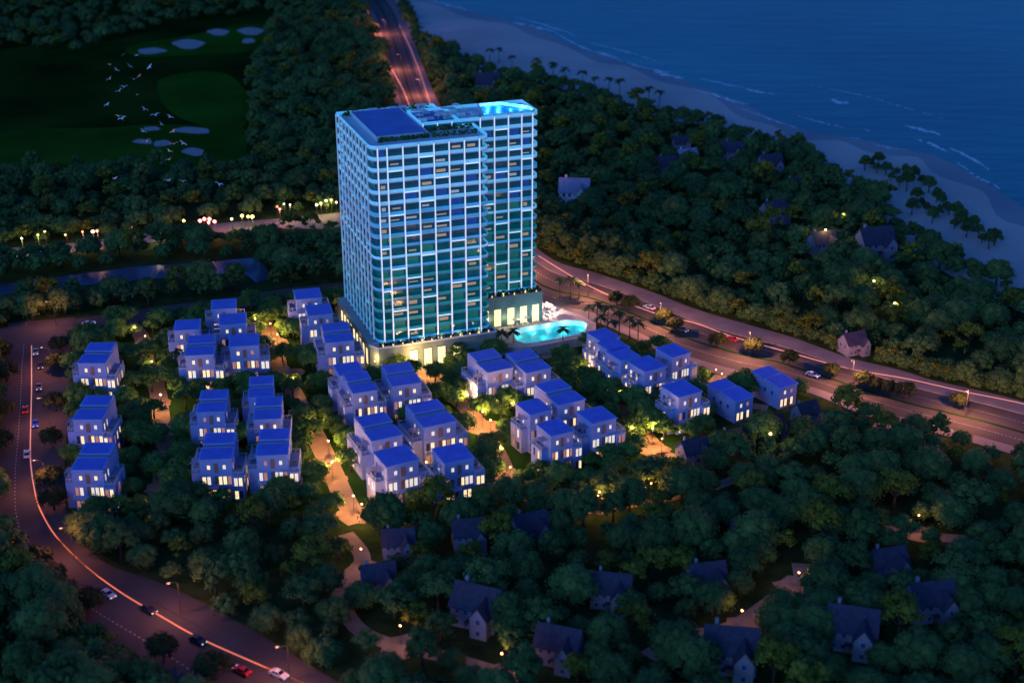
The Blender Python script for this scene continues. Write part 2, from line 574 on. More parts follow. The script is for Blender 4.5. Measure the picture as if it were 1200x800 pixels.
# golf course
sheet('rough_grass', [(-80, 215), (0, 205), (120, 200), (285, 205), (300, 150), (320, 60), (340, -20), (-80, -20)], M['rough'], 0.02)
sheet('fairway_upper', [(186, 95), (215, 86), (250, 84), (275, 92), (292, 120), (285, 150), (262, 152), (215, 140), (190, 120)], M['fairway'], 0.03, soft=True)
sheet('fairway_lower', [(-60, 165), (40, 152), (120, 150), (180, 146), (240, 148), (285, 150), (282, 185), (220, 200), (120, 200), (0, 203), (-60, 205)], M['fairway'], 0.026, soft=True)
sheet('fairway_far', [(150, 55), (210, 44), (300, 28), (318, 40), (290, 60), (200, 66), (160, 66)], M['fairway'], 0.028, soft=True)
for (x, y, w, h) in [(177, 151, 20, 6), (226, 153, 43, 8), (168, 166, 23, 6), (190, 168, 21, 8), (227, 178, 26, 9), (256, 38, 26, 7), (294, 37, 31, 8), (291, 48, 15, 7), (221, 52, 38, 10), (177, 60, 34, 7)]:
    rr = random.Random(int(x * 7 + y))
    ph = rr.uniform(0, 6)
    sheet('sand_bunker', [(x + w / 2 * math.cos(t) * (1 + 0.14 * math.sin(3 * t + ph)), y + h / 2 * math.sin(t) * (1 + 0.2 * math.cos(2 * t + ph))) for t in [2 * math.pi * i / 20 for i in range(20)]], M['bunker'], 0.05)

# canal and market road
sheet('canal', [(-60, 340), (0, 334), (50, 327), (110, 319), (167, 312), (250, 307), (285, 303), (305, 302), (312, 314), (318, 326), (300, 331), (288, 321), (250, 321), (160, 328), (60, 338), (0, 346), (-60, 352)], M['canal'], 0.05)
market_top = [(-60, 296), (60, 287), (130, 279), (200, 269), (267, 261), (330, 256), (400, 249), (470, 243)]
market_bot = [(-60, 306), (60, 298), (130, 291), (200, 281), (267, 273), (330, 268), (400, 268), (470, 262)]
strip('market_road', market_top, market_bot, M['paving'], 0.05)

# highway: sea side edge and village side edge
hw_up = [(400, -80), (462, 0), (478, 30), (497, 80), (519, 130), (575, 225), (637, 297), (706, 322), (764, 342), (815, 362), (879, 381), (928, 395), (995, 419), (1049, 432), (1096, 446), (1150, 458), (1198, 470), (1320, 505)]
hw_lo = [(365, -80), (422, 0), (436, 22), (450, 70), (466, 130), (520, 255), (610, 350), (690, 374), (745, 398), (800, 425), (852, 441), (905, 450), (955, 463), (1000, 482), (1049, 496), (1105, 510), (1150, 522), (1280, 560)]
strip('cycle_road', hw_up, hw_lo, M['paving'], 0.04, f0=0.0, f1=0.24)
strip('highway', hw_up, hw_lo, M['asphalt'], 0.045, f0=0.24, f1=0.86)
strip('highway_pavement', hw_up, hw_lo, M['paving'], 0.04, f0=0.86, f1=1.0, thick=0.12)
strip('highway_kerb', hw_up, hw_lo, M['kerb'], 0.05, f0=0.235, f1=0.25, thick=0.13)
strip('highway_median', hw_up, hw_lo, M['lawn'], 0.05, f0=0.56, f1=0.585, thick=0.14)
for nm, f in (('highway_line', 0.40), ('highway_line', 0.71)):
    L = smooth([at(*p) for p in hw_up], 12)
    R = smooth([at(*p) for p in hw_lo], 12)
    mb = MB()
    for i in range(0, len(L) - 1):
        for k in (0.05, 0.55):
            p0 = L[i] + (R[i] - L[i]) * f
            p1 = L[i + 1] + (R[i + 1] - L[i + 1]) * f
            a, c = p0 + (p1 - p0) * k, p0 + (p1 - p0) * (k + 0.25)
            seg = ribbon([a, c], 0.18, 0.052)
            mb.face(seg.v)
    mb.build(nm, M['line'])['kind'] = 'structure'

# left road
lr_in = [(88, 372), (84, 395), (82, 430), (81, 464), (78, 510), (76, 555), (79, 603), (100, 640), (133, 664), (197, 687), (277, 727), (353, 773), (420, 815), (500, 870)]
lr_out = [(10, 378), (8, 400), (5, 430), (3, 470), (0, 515), (-4, 560), (-2, 610), (14, 655), (40, 690), (80, 727), (133, 762), (200, 806), (270, 850), (330, 900)]
strip('left_road', lr_out, lr_in, M['asphalt'], 0.045, f0=0.10, f1=0.72)
strip('left_road_pavement', lr_out, lr_in, M['asphalt'], 0.04, f0=0.72, f1=1.0, thick=0.12)
strip('left_road_walk', lr_out, lr_in, M['asphalt'], 0.04, f0=0.0, f1=0.10, thick=0.12)
L = smooth([at(*p) for p in lr_out], 12)
R = smooth([at(*p) for p in lr_in], 12)
mb = MB()
for i in range(len(L) - 1):
    p0, p1 = L[i] + (R[i] - L[i]) * 0.27, L[i + 1] + (R[i + 1] - L[i + 1]) * 0.27
    mb.face(ribbon([p0, p0 + (p1 - p0) * 0.4], 0.2, 0.052).v)
mb.build('left_road_line', M['line'])['kind'] = 'structure'

# street north of the villas
st_top = [(-60, 392), (0, 385), (60, 378), (93, 373), (173, 361), (260, 350), (330, 339), (405, 330)]
st_bot = [(-60, 412), (0, 406), (60, 399), (110, 388), (173, 375), (260, 364), (330, 353), (405, 349)]
strip('north_street', st_top, st_bot, M['asphalt'], 0.057)

# villa estate ground and lanes
estate_px = [(95, 392), (173, 379), (330, 357), (405, 352), (560, 425), (640, 400), (700, 384), (757, 408), (830, 440), (900, 452), (950, 466), (900, 482), (830, 508), (760, 568), (600, 592), (430, 607), (300, 594), (150, 614), (82, 604)]
sheet('estate_lawn', estate_px, M['lawn'], 0.015)


GLOW_PATCHES = [(323, 404, 5.0), (187, 472, 3.5), (190, 500, 3.2), (192, 540, 3.8), (188, 572, 4.2), (184, 600, 3.2), (384, 540, 4.6), (392, 562, 3.6), (416, 604, 4.6), (566, 501, 4.8), (592, 556, 4.2), (597, 574, 2.6), (764, 526, 4.8), (780, 536, 3.4), (495, 433, 4.0), (508, 440, 3.0), (345, 436, 3.0), (172, 408, 2.6), (628, 413, 3.0), (846, 458, 3.0), (425, 668, 4.5), (470, 757, 4.5), (585, 790, 4.0), (935, 690, 5.5), (870, 736, 4.5), (700, 597, 2.5), (760, 587, 2.5), (1075, 625, 4.0), (820, 748, 3.5), (965, 505, 3.0), (1035, 500, 3.0)]
for (px, py, r_) in GLOW_PATCHES:  # pale sand discs put the pools of lamplight into the ground colour
    cx, cy, _ = at(px, py)
    q = random.Random(px)
    b = MB()
    b.face([(cx + r_ * q.uniform(0.8, 1.15) * math.cos(2 * math.pi * i / 14), cy + r_ * q.uniform(0.8, 1.15) * math.sin(2 * math.pi * i / 14), 0.062) for i in range(14)])
    b.build('sandy_glow_patch', M['path'])['kind'] = 'structure'


def lane(pxs, w, name='lane', z=0.03):
    o = ribbon(smooth([at(*p) for p in pxs], 6), w, z).build(name, M['path'])
    o['kind'] = 'structure'


lane([(150, 378), (166, 395), (172, 425), (184, 455), (189, 490), (193, 530), (189, 570), (185, 606)], 5.0)
lane([(300, 368), (318, 395), (326, 425), (348, 468), (372, 515), (388, 548), (402, 580), (420, 612)], 5.5)
lane([(478, 432), (515, 452), (548, 480), (566, 503), (585, 535), (598, 568)], 5.0, z=0.034)
lane([(398, 350), (415, 385), (440, 428), (470, 452), (478, 470)], 5.5, z=0.038)
lane([(655, 412), (690, 440), (725, 478), (752, 505), (772, 530), (790, 552)], 5.0, z=0.042)
lane([(598, 568), (650, 600), (700, 596), (765, 586), (830, 572), (900, 545), (930, 520)], 3.5, z=0.046)
lane([(440, 430), (520, 436), (600, 425), (660, 412)], 4.0, z=0.050)
lane([(845, 440), (835, 455), (850, 470), (900, 478)], 4.0, z=0.054)
lane([(405, 625), (425, 655), (400, 690), (410, 725), (440, 748), (500, 764), (560, 780), (620, 800)], 4.0, z=0.03)
lane([(760, 770), (800, 748), (860, 735), (915, 700), (942, 690), (940, 660)], 5.0, z=0.034)
lane([(1000, 610), (1040, 615), (1090, 628), (1150, 634), (1230, 650)], 4.0, z=0.03)

# ------------------------------------------------------------------ hotel tower
T0 = (-39.087, 394.918, 0.0)
T_AZ = 0.3511
tower = thing('hotel_tower', 'tall slab hotel tower glowing blue and teal with white columns and rooftop pool', 'tower', T0, T_AZ)


def tw(x, y, z=0.0):
    return (T0[0] + x * math.cos(T_AZ) - y * math.sin(T_AZ), T0[1] + x * math.sin(T_AZ) + y * math.cos(T_AZ), z)


FL = 3.4


def arc(cx, cy, r, a0, a1, n=6):
    return [(cx + r * math.cos(math.radians(a0 + (a1 - a0) * i / n)), cy + r * math.sin(math.radians(a0 + (a1 - a0) * i / n))) for i in range(n + 1)]


def outA(i):
    r = 3.0 - min(i, 2.4)
    r2 = 2.6 - min(i, 2.1)
    o = arc(-2 + i + r, i + r, r, 180, 270)
    o += arc(34.6 - i - r2, i + r2, r2, 270, 360)
    o += [(34.6 - i, 14.9), (29.9 - i * 0.5, 14.9), (29.9 - i * 0.5, 42 - i), (-2 + i, 42 - i)]
    return o


def outB(i):
    r2 = 2.6 - min(i, 2.1)
    o = [(30.0, 15.0 + i)] + arc(56.4 - i - r2, 15.0 + i + r2, r2, 270, 360)
    o += [(56.4 - i, 31 - i), (30.0, 31 - i)]
    return o


ZA, ZB = 9.0, 14.0
NA, NB = 18, 17
for (nm, fn, z0, n) in (('A', outA, ZA, NA), ('B', outB, ZB, NB)):
    split = 9  # tints by floor carry the facade's blue-to-teal gradient of light
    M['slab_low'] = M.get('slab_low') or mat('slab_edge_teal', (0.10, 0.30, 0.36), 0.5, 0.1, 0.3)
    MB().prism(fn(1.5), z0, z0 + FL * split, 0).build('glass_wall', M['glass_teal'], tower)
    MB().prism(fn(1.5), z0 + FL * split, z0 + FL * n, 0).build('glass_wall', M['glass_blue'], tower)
    for k in range(n + 1):
        z = z0 + FL * k
        s = MB()
        s.prism(fn(0.0), z - 0.14, z + 0.14, 0, bottom=True)
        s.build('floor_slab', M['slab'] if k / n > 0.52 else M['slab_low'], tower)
        frac = k / n
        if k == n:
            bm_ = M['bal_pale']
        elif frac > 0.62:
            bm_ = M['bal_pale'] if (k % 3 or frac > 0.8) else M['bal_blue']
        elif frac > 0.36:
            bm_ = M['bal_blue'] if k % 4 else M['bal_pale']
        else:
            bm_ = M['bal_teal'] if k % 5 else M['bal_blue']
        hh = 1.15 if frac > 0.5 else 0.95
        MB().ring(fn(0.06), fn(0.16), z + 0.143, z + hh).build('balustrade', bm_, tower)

colsA = [0.0, 2.83, 7.6, 12.37, 17.07, 21.75, 26.5, 31.2]
colsB = [36.6, 41.2, 45.8, 50.2, 53.8]
colsP = [18.2, 22.8, 27.4, 32.0]


def column(x, y, z0, z1, w=0.44):
    c = MB().box(x - w / 2, x + w / 2, y - 0.5, y - 0.02, z0, z1).build('column', M['column'], tower)
    MB().box(x - w / 2 + 0.06, x + w / 2 - 0.06, y - 0.56, y - 0.503, z0 + 0.2, z1 - 0.2).build('light_strip', M['led'], c)


for x in colsA:
    column(x, 0.0 if x > 0.5 else 0.06, ZA - 1.0, ZA + FL * NA + 0.9)
for x in colsB:
    column(x, 15.0, ZB - 0.6, ZB + FL * NB + 1.2)
# fins down the narrow left face
for k in range(10):
    y = 4.0 + k * 4.1
    c = MB().box(-2.42, -2.02, y - 0.22, y + 0.22, ZA, ZA + FL * NA + 0.9).build('fin', M['column'], tower)
    MB().box(-2.47, -2.423, y - 0.16, y + 0.16, ZA + 0.2, ZA + FL * NA + 0.7).build('light_strip', M['fin_led'], c)
# crossbars stepping between the columns
for bcols, yy, z0, n in ((colsA, 0.0, ZA, NA), (colsB, 15.0, ZB, NB)):
    for i in range(len(bcols) - 1):
        for f in range(1, n):
            if (f + 2 * i + (f // 7)) % 5 == 0:
                z = z0 + FL * f
                MB().box(bcols[i] + 0.23, bcols[i + 1] - 0.23, yy - 0.42, yy - 0.03, z - 0.13, z + 0.145).build('crossbar', M['led'], tower)
for k in range(9):
    y0 = 4.0 + k * 4.1
    for f in range(1, NA):
        if (f * 2 + 3 * k) % 9 == 0:
            z = ZA + FL * f
            MB().box(-2.38, -2.03, y0 + 0.23, y0 + 3.87, z - 0.12, z + 0.143).build('crossbar', M['fin_led'], tower)
# lit rooms behind the balconies
rr = random.Random(5)
nlit = 0
lit_bays = []
for i in range(len(colsA) - 1):
    for f in range(NA):
        lit_bays.append((colsA[i] + 0.4, colsA[i + 1] - 0.4, 1.5, ZA + FL * f, f / NA))
for i in range(len(colsB) - 1):
    for f in range(NB):
        lit_bays.append((colsB[i] + 0.4, colsB[i + 1] - 0.4, 16.5, ZB + FL * f, f / NB))
rr.shuffle(lit_bays)
for (x0, x1, y, z, fr) in lit_bays[:96]:
    w = (x1 - x0)
    a = x0 + rr.uniform(0, 0.35) * w
    e = x1 - rr.uniform(0, 0.25) * w
    kinds = ['room_warm', 'room_pale', 'room_warm', 'room_blue'] if fr > 0.5 else ['room_warm', 'room_warm', 'room_green', 'room_green', 'room_warm']
    kk = rr.choice(kinds)
    zl, zh = (rr.uniform(1.0, 1.4), rr.uniform(1.6, 2.2)) if kk in ('room_warm', 'room_pale') else (0.3, 2.9)
    if kk in ('room_blue', 'room_green'):
        a, e = x0, x1
    MB().box(a, e, y - 0.05, y - 0.004, z + zl, z + zh).build('lit_window', M[kk], tower)
# roof: parapet terrace, raised blue deck, penthouse with columns, rooftop pool
zr = ZA + FL * NA
MB().prism([(2.2, 8.2), (17.9, 8.2), (17.9, 15.2), (17.9, 39), (2.2, 39)], zr + 0.15, zr + 1.5, 0, 1).build('roof_deck', [M['slab'], M['deckblue']], tower)
MB().ring([(2.0, 8.0), (18.0, 8.0), (18.0, 39.2), (2.0, 39.2)], [(2.25, 8.25), (17.75, 8.25), (17.75, 38.95), (2.25, 38.95)], zr + 1.504, zr + 1.7).build('deck_rim', M['slab'], tower)
zb = ZB + FL * NB
MB().prism([(18.1, 16.4), (29.85, 16.4), (29.85, 31), (18.1, 31)], zr + 0.16, zb - 0.16).build('penthouse', M['glass_blue'], tower)
MB().box(18.05, 29.9, 15.0, 31, zb - 0.155, zb + 0.14).build('penthouse_roof', M['deckblue'], tower)
MB().ring([(18.05, 15.0), (29.9, 15.0), (29.9, 31), (18.05, 31)], [(18.2, 15.15), (29.75, 15.15), (29.75, 30.85), (18.2, 30.85)], zb + 0.144, zb + 1.1).build('roof_parapet', M['bal_pale'], tower)
for x in colsP[:3]:
    column(x + 0.1, 15.0, zr + 0.16, zb + 1.1, 0.4)
rp = [(38.2, 16.1), (54.4, 16.1), (55.7, 17.6), (55.7, 22), (49.0, 30.3), (41.0, 30.3)]
rpi = [(38.6, 16.5), (54.2, 16.5), (55.3, 17.8), (55.3, 21.8), (48.8, 29.9), (41.3, 29.9)]
MB().ring(rp, rpi, zb + 0.143, zb + 1.3).build('roof_pool_wall', M['white'], tower)
MB().prism(rpi, zb + 0.15, zb + 0.25).build('roof_pool_floor', M['pooltile_blue'], tower)
MB().prism(rpi, zb + 1.12, zb + 1.15).build('roof_pool_water', M['poolwater_blue'], tower)
for (x, y) in ((42, 19), (46, 25), (50, 19), (54, 19), (44, 28.5), (40, 21), (46, 18), (50, 24), (42.5, 25), (47.5, 28), (53, 23), (45, 21.5)):
    lamp_light('roof_pool_lamp', tower, (x, y, zb + 0.8), 250, (0.40, 0.80, 1.0), 0.45)
for k in range(34):
    x, y = rr.uniform(19, 37), rr.uniform(17, 29)
    zz = zb + 0.145
    if 29 < x < 31:
        continue
    if k % 2:
        MB().box(x - 1.1, x + 1.1, y - 0.8, y + 0.8, zz, zz + rr.uniform(0.5, 1.4)).build('roof_plant_unit', M['white'], tower)
    else:
        pm = MB()
        pm.tube([(x, y, zz), (x, y, zz + 2.2)], [0.05, 0.05], 5)
        pm.tube([(x, y, zz + 1.9), (x, y, zz + 2.45)], [1.5, 0.06], 8)
        pm.build('roof_parasol', M['fabric'], tower)


def hedge(x0, x1, y0, y1, z0, h, n, seed):
    r = random.Random(seed)
    m = MB()
    for _ in range(n):
        c = np.array((r.uniform(x0, x1), r.uniform(y0, y1), z0 + r.uniform(0.1, h)))
        a = np.array((r.gauss(0, 1), r.gauss(0, 1), r.gauss(0, 1)))
        a /= np.linalg.norm(a)
        d = np.cross(a, (0.3, 0.2, 0.9))
        d /= np.linalg.norm(d)
        e = np.cross(a, d)
        s = r.uniform(0.25, 0.5)
        m.face([c + d * s, c + e * s, c - d * s, c - e * s])
    return m


hedge(2.0, 33, 6.6, 7.6, zr + 0.1, 1.3, 420, 1).build('roof_hedge', M['leaf_villa'], tower)
hedge(19, 33.5, 13.0, 14.2, zr + 0.1, 1.3, 240, 2).build('roof_hedge', M['leaf_villa'], tower)
hedge(0.0, 2.0, 39.2, 41, zr + 0.1, 1.2, 40, 3).build('roof_hedge', M['leaf_villa'], tower)
hedge(3, 28, 39.6, 41.4, zr + 0.1, 1.2, 260, 4).build('roof_hedge', M['leaf_villa'], tower)
for x in (8, 15, 17.5, 24):
    MB().box(x, x + 3, 40, 41.2, zr + 0.15, zr + 1.6).build('roof_plant_unit', M['white'], tower)

# podium
podA = [(-4.6, 1.0), (-2.6, -2.4), (35.5, -2.4), (35.5, 12.9), (33.9, 12.9), (33.9, 42.5), (-4.6, 42.5)]
MB().prism(podA, 0.02, 8.5, 0, 1).build('podium', [M['podium'], M['terrace']], tower)
MB().prism([(34.0, 13.0), (57.0, 13.0), (57.0, 44), (34.0, 44)], 0.02, 13.5, 0, 1).build('podium', [M['podium'], M['terrace']], tower)
MB().ring([(-4.7, 0.9), (-2.7, -2.6), (35.6, -2.6), (35.6, 13.0)], [(-4.4, 1.1), (-2.5, -2.2), (35.3, -2.2), (35.3, 13.0)], 8.505, 8.95).build('podium_parapet', M['slab'], tower)
for x in (8.4, 13.0, 17.4, 22.4):
    w = MB().box(x - 1.25, x + 1.25, -2.46, -2.403, 0.5, 6.4).build('podium_window', M['podium_lit'], tower)
    f = MB()
    for dx in (-1.4, 1.25):
        f.box(x + dx, x + dx + 0.15, -2.62, -2.404, 0.3, 6.7)
    f.box(x - 1.245, x + 1.245, -2.62, -2.404, 6.45, 6.7)
    f.build('frame', M['metal'], w)
for x in (37.2, 41.4, 46.0, 50.4, 54.6):
    MB().box(x - 1.15, x + 1.15, 12.93, 12.997, 3.4, 9.2).build('podium_window', M['podium_lit'], tower)
for k in range(9):
    y = 4.5 + 4.0 * k
    MB().box(-4.68, -4.603, y - 0.8, y + 0.8, 1.2, 6.2).build('podium_window', M['win_warm'], tower)
for k in range(12):
    x = -1 + 3.1 * k
    MB().box(x - 0.12, x + 0.12, -2.2, -1.9, 8.5, 9.3).build('terrace_light', M['lamp_warm'], tower)
    if k % 2 == 0:
        lamp_light('terrace_lamp', tower, (x, -1.6, 9.6), 170, (1.0, 0.72, 0.38), 0.1)
for k in range(6):
    x = 36 + 3.8 * k
    MB().box(x - 0.12, x + 0.12, 13.3, 13.6, 13.5, 14.1).build('terrace_light', M['lamp_warm'], tower)
    if k % 2 == 0:
        lamp_light('terrace_lamp', tower, (x, 13.6, 14.3), 150, (1.0, 0.72, 0.38), 0.1)
hedge(-2, 35, -2.0, -1.1, 8.5, 1.4, 420, 7).build('podium_planting', M['leaf_palm'], tower)
hedge(35.8, 56.5, 13.2, 14.5, 13.5, 1.5, 300, 8).build('podium_planting', M['leaf_palm'], tower)
for x in (8.6, 12.6, 16.6):
    lamp_light('entrance_lamp', tower, (x, -4.2, 4.0), 120, (1.0, 0.80, 0.40), 0.3)
for x in (39, 44, 49, 54):
    lamp_light('pool_front_lamp', tower, (x, 11.8, 6.2), 130, (1.0, 0.82, 0.42), 0.3)
for y in (6, 14, 22, 30, 38):
    lamp_light('side_lamp', tower, (-6.4, y, 3.5), 110, (1.0, 0.75, 0.45), 0.3)

# pool terrace beside the tower
ZT = 3.0
pool = thing('swimming_pool', 'bright turquoise lit swimming pool in front of the tower', 'pool', T0, T_AZ)
pp = [(45.2, 10.0), (64.8, 11.2), (69.6, 8.2), (70.2, 5.0), (66.2, -1.4), (49.1, -3.2), (45.2, -2.4), (43.0, 0.6)]
ppi = [(45.5, 9.6), (64.7, 10.8), (69.2, 7.9), (69.7, 5.1), (66.0, -1.0), (49.2, -2.8), (45.5, -2.0), (43.5, 0.8)]
MB().ring(pp, ppi, 1.0, ZT + 0.12).build('pool_rim', M['white'], pool)
MB().prism(ppi, 0.9, 1.3).build('pool_floor', M['pooltile'], pool)
MB().prism(ppi, ZT - 0.10, ZT - 0.07).build('pool_water', M['poolwater'], pool)
for (x, y) in ((46, 7), (52, 9), (58, 9.5), (64, 9.5), (68, 6), (64, 0.5), (57, -0.8), (50, -1.5), (54, 4), (61, 5), (46, 1)):
    lamp_light('underwater_lamp', pool, (x, y, 2.3), 165, (0.72, 1.0, 1.0), 0.6)
outer = [(36.2, 12.8), (61.5, 30.0), (71.0, 13.0), (73.0, 5.5), (68.5, -3.6), (48.5, -5.4), (42.5, -4.8), (36.2, -1.0)]
tb = MB()
n = len(pp)
for i in range(n):
    j = (i + 1) % n
    tb.face([(*outer[j], ZT), (*outer[i], ZT), (*pp[i], ZT), (*pp[j], ZT)])
    tb.face([(*outer[j], 0.0), (*outer[i], 0.0), (*outer[i], ZT), (*outer[j], ZT)])
ter = tb.build('pool_terrace', M['terrace'])
ter.location = T0
ter.rotation_euler = (0, 0, T_AZ)
ter['kind'] = 'structure'

# loungers and parasols on the terrace
lg = thing('sun_lounger', 'white sun lounger on the lit terrace between pool and tower', 'sun lounger', (0, 0, 0), 0, 'sun loungers on the pool terrace')
m_ = MB()
m_.box(-0.33, 0.33, -1.0, 0.35, 0.28, 0.38)
m_.build('seat', M['fabric'], lg)
m_ = MB()
m_.face([(-0.33, 0.35, 0.30), (0.33, 0.35, 0.30), (0.33, 0.95, 0.75), (-0.33, 0.95, 0.75)])
m_.face([(-0.33, 0.35, 0.38), (-0.33, 0.95, 0.83), (0.33, 0.95, 0.83), (0.33, 0.35, 0.38)])
m_.face([(-0.33, 0.95, 0.75), (0.33, 0.95, 0.75), (0.33, 0.95, 0.83), (-0.33, 0.95, 0.83)])
m_.build('backrest', M['fabric'], lg)
for sx in (-0.27, 0.27):
    for sy in (-0.9, 0.8):
        MB().box(sx - 0.03, sx + 0.03, sy - 0.03, sy + 0.03, 0.0, 0.28).build('leg', M['metal'], lg)
ps = thing('parasol', 'white square parasol standing on the lit pool terrace', 'parasol', (0, 0, 0), 0, 'parasols on the pool terrace')
MB().tube([(0, 0, 0), (0, 0, 2.5)], [0.04, 0.04], 6).build('pole', M['metal'], ps)
MB().tube([(0, 0, 2.15), (0, 0, 2.75)], [1.55, 0.08], 8).build('canopy', M['fabric'], ps)
first_l, first_p = True, True
spots_l = [(38.5 + 2.0 * k, 9.2 + 0.28 * k) for k in range(3)] + [(46 + 1.9 * k, 11.3 + 0.35 * k) for k in range(9)] + [(52 + 1.9 * k, 16.0 + 0.4 * k) for k in range(7)] + [(57 + 1.9 * k, 21.5 + 0.2 * k) for k in range(4)]
for (x, y) in spots_l:
    o = lg if first_l else copy_tree(lg)
    first_l = False
    o.location = tw(x, y, ZT)
    o.rotation_euler = (0, 0, T_AZ + rr.uniform(-0.2, 0.2))
for (x, y) in [(47.5, 12.6), (51.3, 13.4), (55, 14), (59, 14.8), (54, 18.5), (58, 19.5), (62, 20), (59, 24), (63, 16)]:
    o = ps if first_p else copy_tree(ps)
    first_p = False
    o.location = tw(x, y, ZT)
    o.rotation_euler = (0, 0, rr.uniform(0, 1))
for (x, y) in ((48, 14.0), (56, 16.5), (61, 19), (58, 25)):
    tl_ = thing('terrace_lamp', 'slim lamp standing among the parasols on the pool terrace', 'lamp', tw(x, y, ZT), 0, 'lamps on the pool terrace')
    MB().tube([(0, 0, 0), (0, 0, 3.4)], [0.05, 0.04], 6).build('pole', M['metal'], tl_)
    MB().tube([(0, 0, 3.4), (0, 0, 3.5), (0, 0, 3.75)], [0.1, 0.2, 0.08], 8).build('lamp_globe', M['lamp_warm'], tl_)
    lamp_light('terrace_post_light', tl_, (0, 0, 4.1), 4200, (1.0, 0.78, 0.64), 0.2)

# ------------------------------------------------------------------ villas
FOOT = []          # footprints no tree may stand in: (x, y, radius)


def wmesh(w, h, style, seed=0):
    """window: frame, mullion and glazing in one mesh; front face at y = 0 looking to -y"""
    b_ = MB()
    t = 0.09
    b_.box(-w / 2, -w / 2 + t, -0.08, 0.02, 0, h, 0)
    b_.box(w / 2 - t, w / 2, -0.08, 0.02, 0, h, 0)
    b_.box(-w / 2 + t, w / 2 - t, -0.08, 0.02, h - t, h, 0)
    b_.box(-w / 2 + t, w / 2 - t, -0.12, 0.02, 0, t, 0)
    b_.box(-0.035, 0.035, -0.06, 0.01, t, h - t, 0)
    b_.box(-w / 2 + t, -0.037, -0.025, 0.0, t, h - t, 1)
    b_.box(0.037, w / 2 - t, -0.025, 0.0, t, h - t, 1)
    return b_.mesh('window', [M['villa'], M[style]])


WST = ['win_warm', 'win_pale', 'win_dim', 'dark']
WM = {(k, s): wmesh(w, h, s) for k, (w, h) in {'tall': (1.05, 2.5), 'small': (0.95, 1.35), 'wide': (1.6, 2.4)}.items() for s in WST}


def put_window(parent, kind, style, x, y, z, rz=0.0):
    o = link('window', WM[(kind, style)], parent, (x, y, z))
    o.rotation_euler = (0, 0, rz)
    return o


def railing(parent, pts, z, mat_=None):
    b_ = MB()
    for i in range(len(pts) - 1):
        (x0, y0), (x1, y1) = pts[i], pts[i + 1]
        L_ = math.hypot(x1 - x0, y1 - y0)
        n_ = max(2, int(L_ / 0.9))
        for k in range(n_ + 1):
            t = k / n_
            x, y = x0 + (x1 - x0) * t, y0 + (y1 - y0) * t
            b_.tube([(x, y, z), (x, y, z + 1.0)], [0.035, 0.035], 4, 0, False)
        b_.tube([(x0, y0, z + 1.0), (x1, y1, z + 1.0)], [0.055, 0.055], 4, 0)
        b_.tube([(x0, y0, z + 0.5), (x1, y1, z + 0.5)], [0.03, 0.03], 4, 0)
    return b_.build('railing', M['white'], parent)


def roof_panel(parent, x0, x1, y0, y1, z, tilt):
    r = MB()
    za, zb_ = z, z + tilt
    r.v += [(x0, y0, za - 0.25), (x1, y0, za - 0.25), (x1, y1, zb_ - 0.25), (x0, y1, zb_ - 0.25), (x0, y0, za), (x1, y0, za), (x1, y1, zb_), (x0, y1, zb_)]
    for q in ((0, 3, 2, 1), (4, 5, 6, 7), (0, 1, 5, 4), (1, 2, 6, 5), (2, 3, 7, 6), (3, 0, 4, 7)):
        r.f.append(q)
        r.m.append(0)
    e = 0.34
    dz = tilt * e / (y1 - y0)
    r.face([(x0 + e, y0 + e, za + dz + 0.02), (x1 - e, y0 + e, za + dz + 0.02), (x1 - e, y1 - e, zb_ - dz + 0.02), (x0 + e, y1 - e, zb_ - dz + 0.02)], 1)
    o = r.build('roof_panel', [M['roofrim'], M['roofblue']], parent)
    # standing seams
    s_ = MB()
    k = x0 + 1.1
    while k < x1 - 0.8:
        s_.box(k - 0.03, k + 0.03, y0 + e, y1 - e, za + 0.022, za + 0.075)
        k += 1.15
    if abs(tilt) < 0.02:
        s_.build('roof_seams', M['roofblue'], o)
    return o


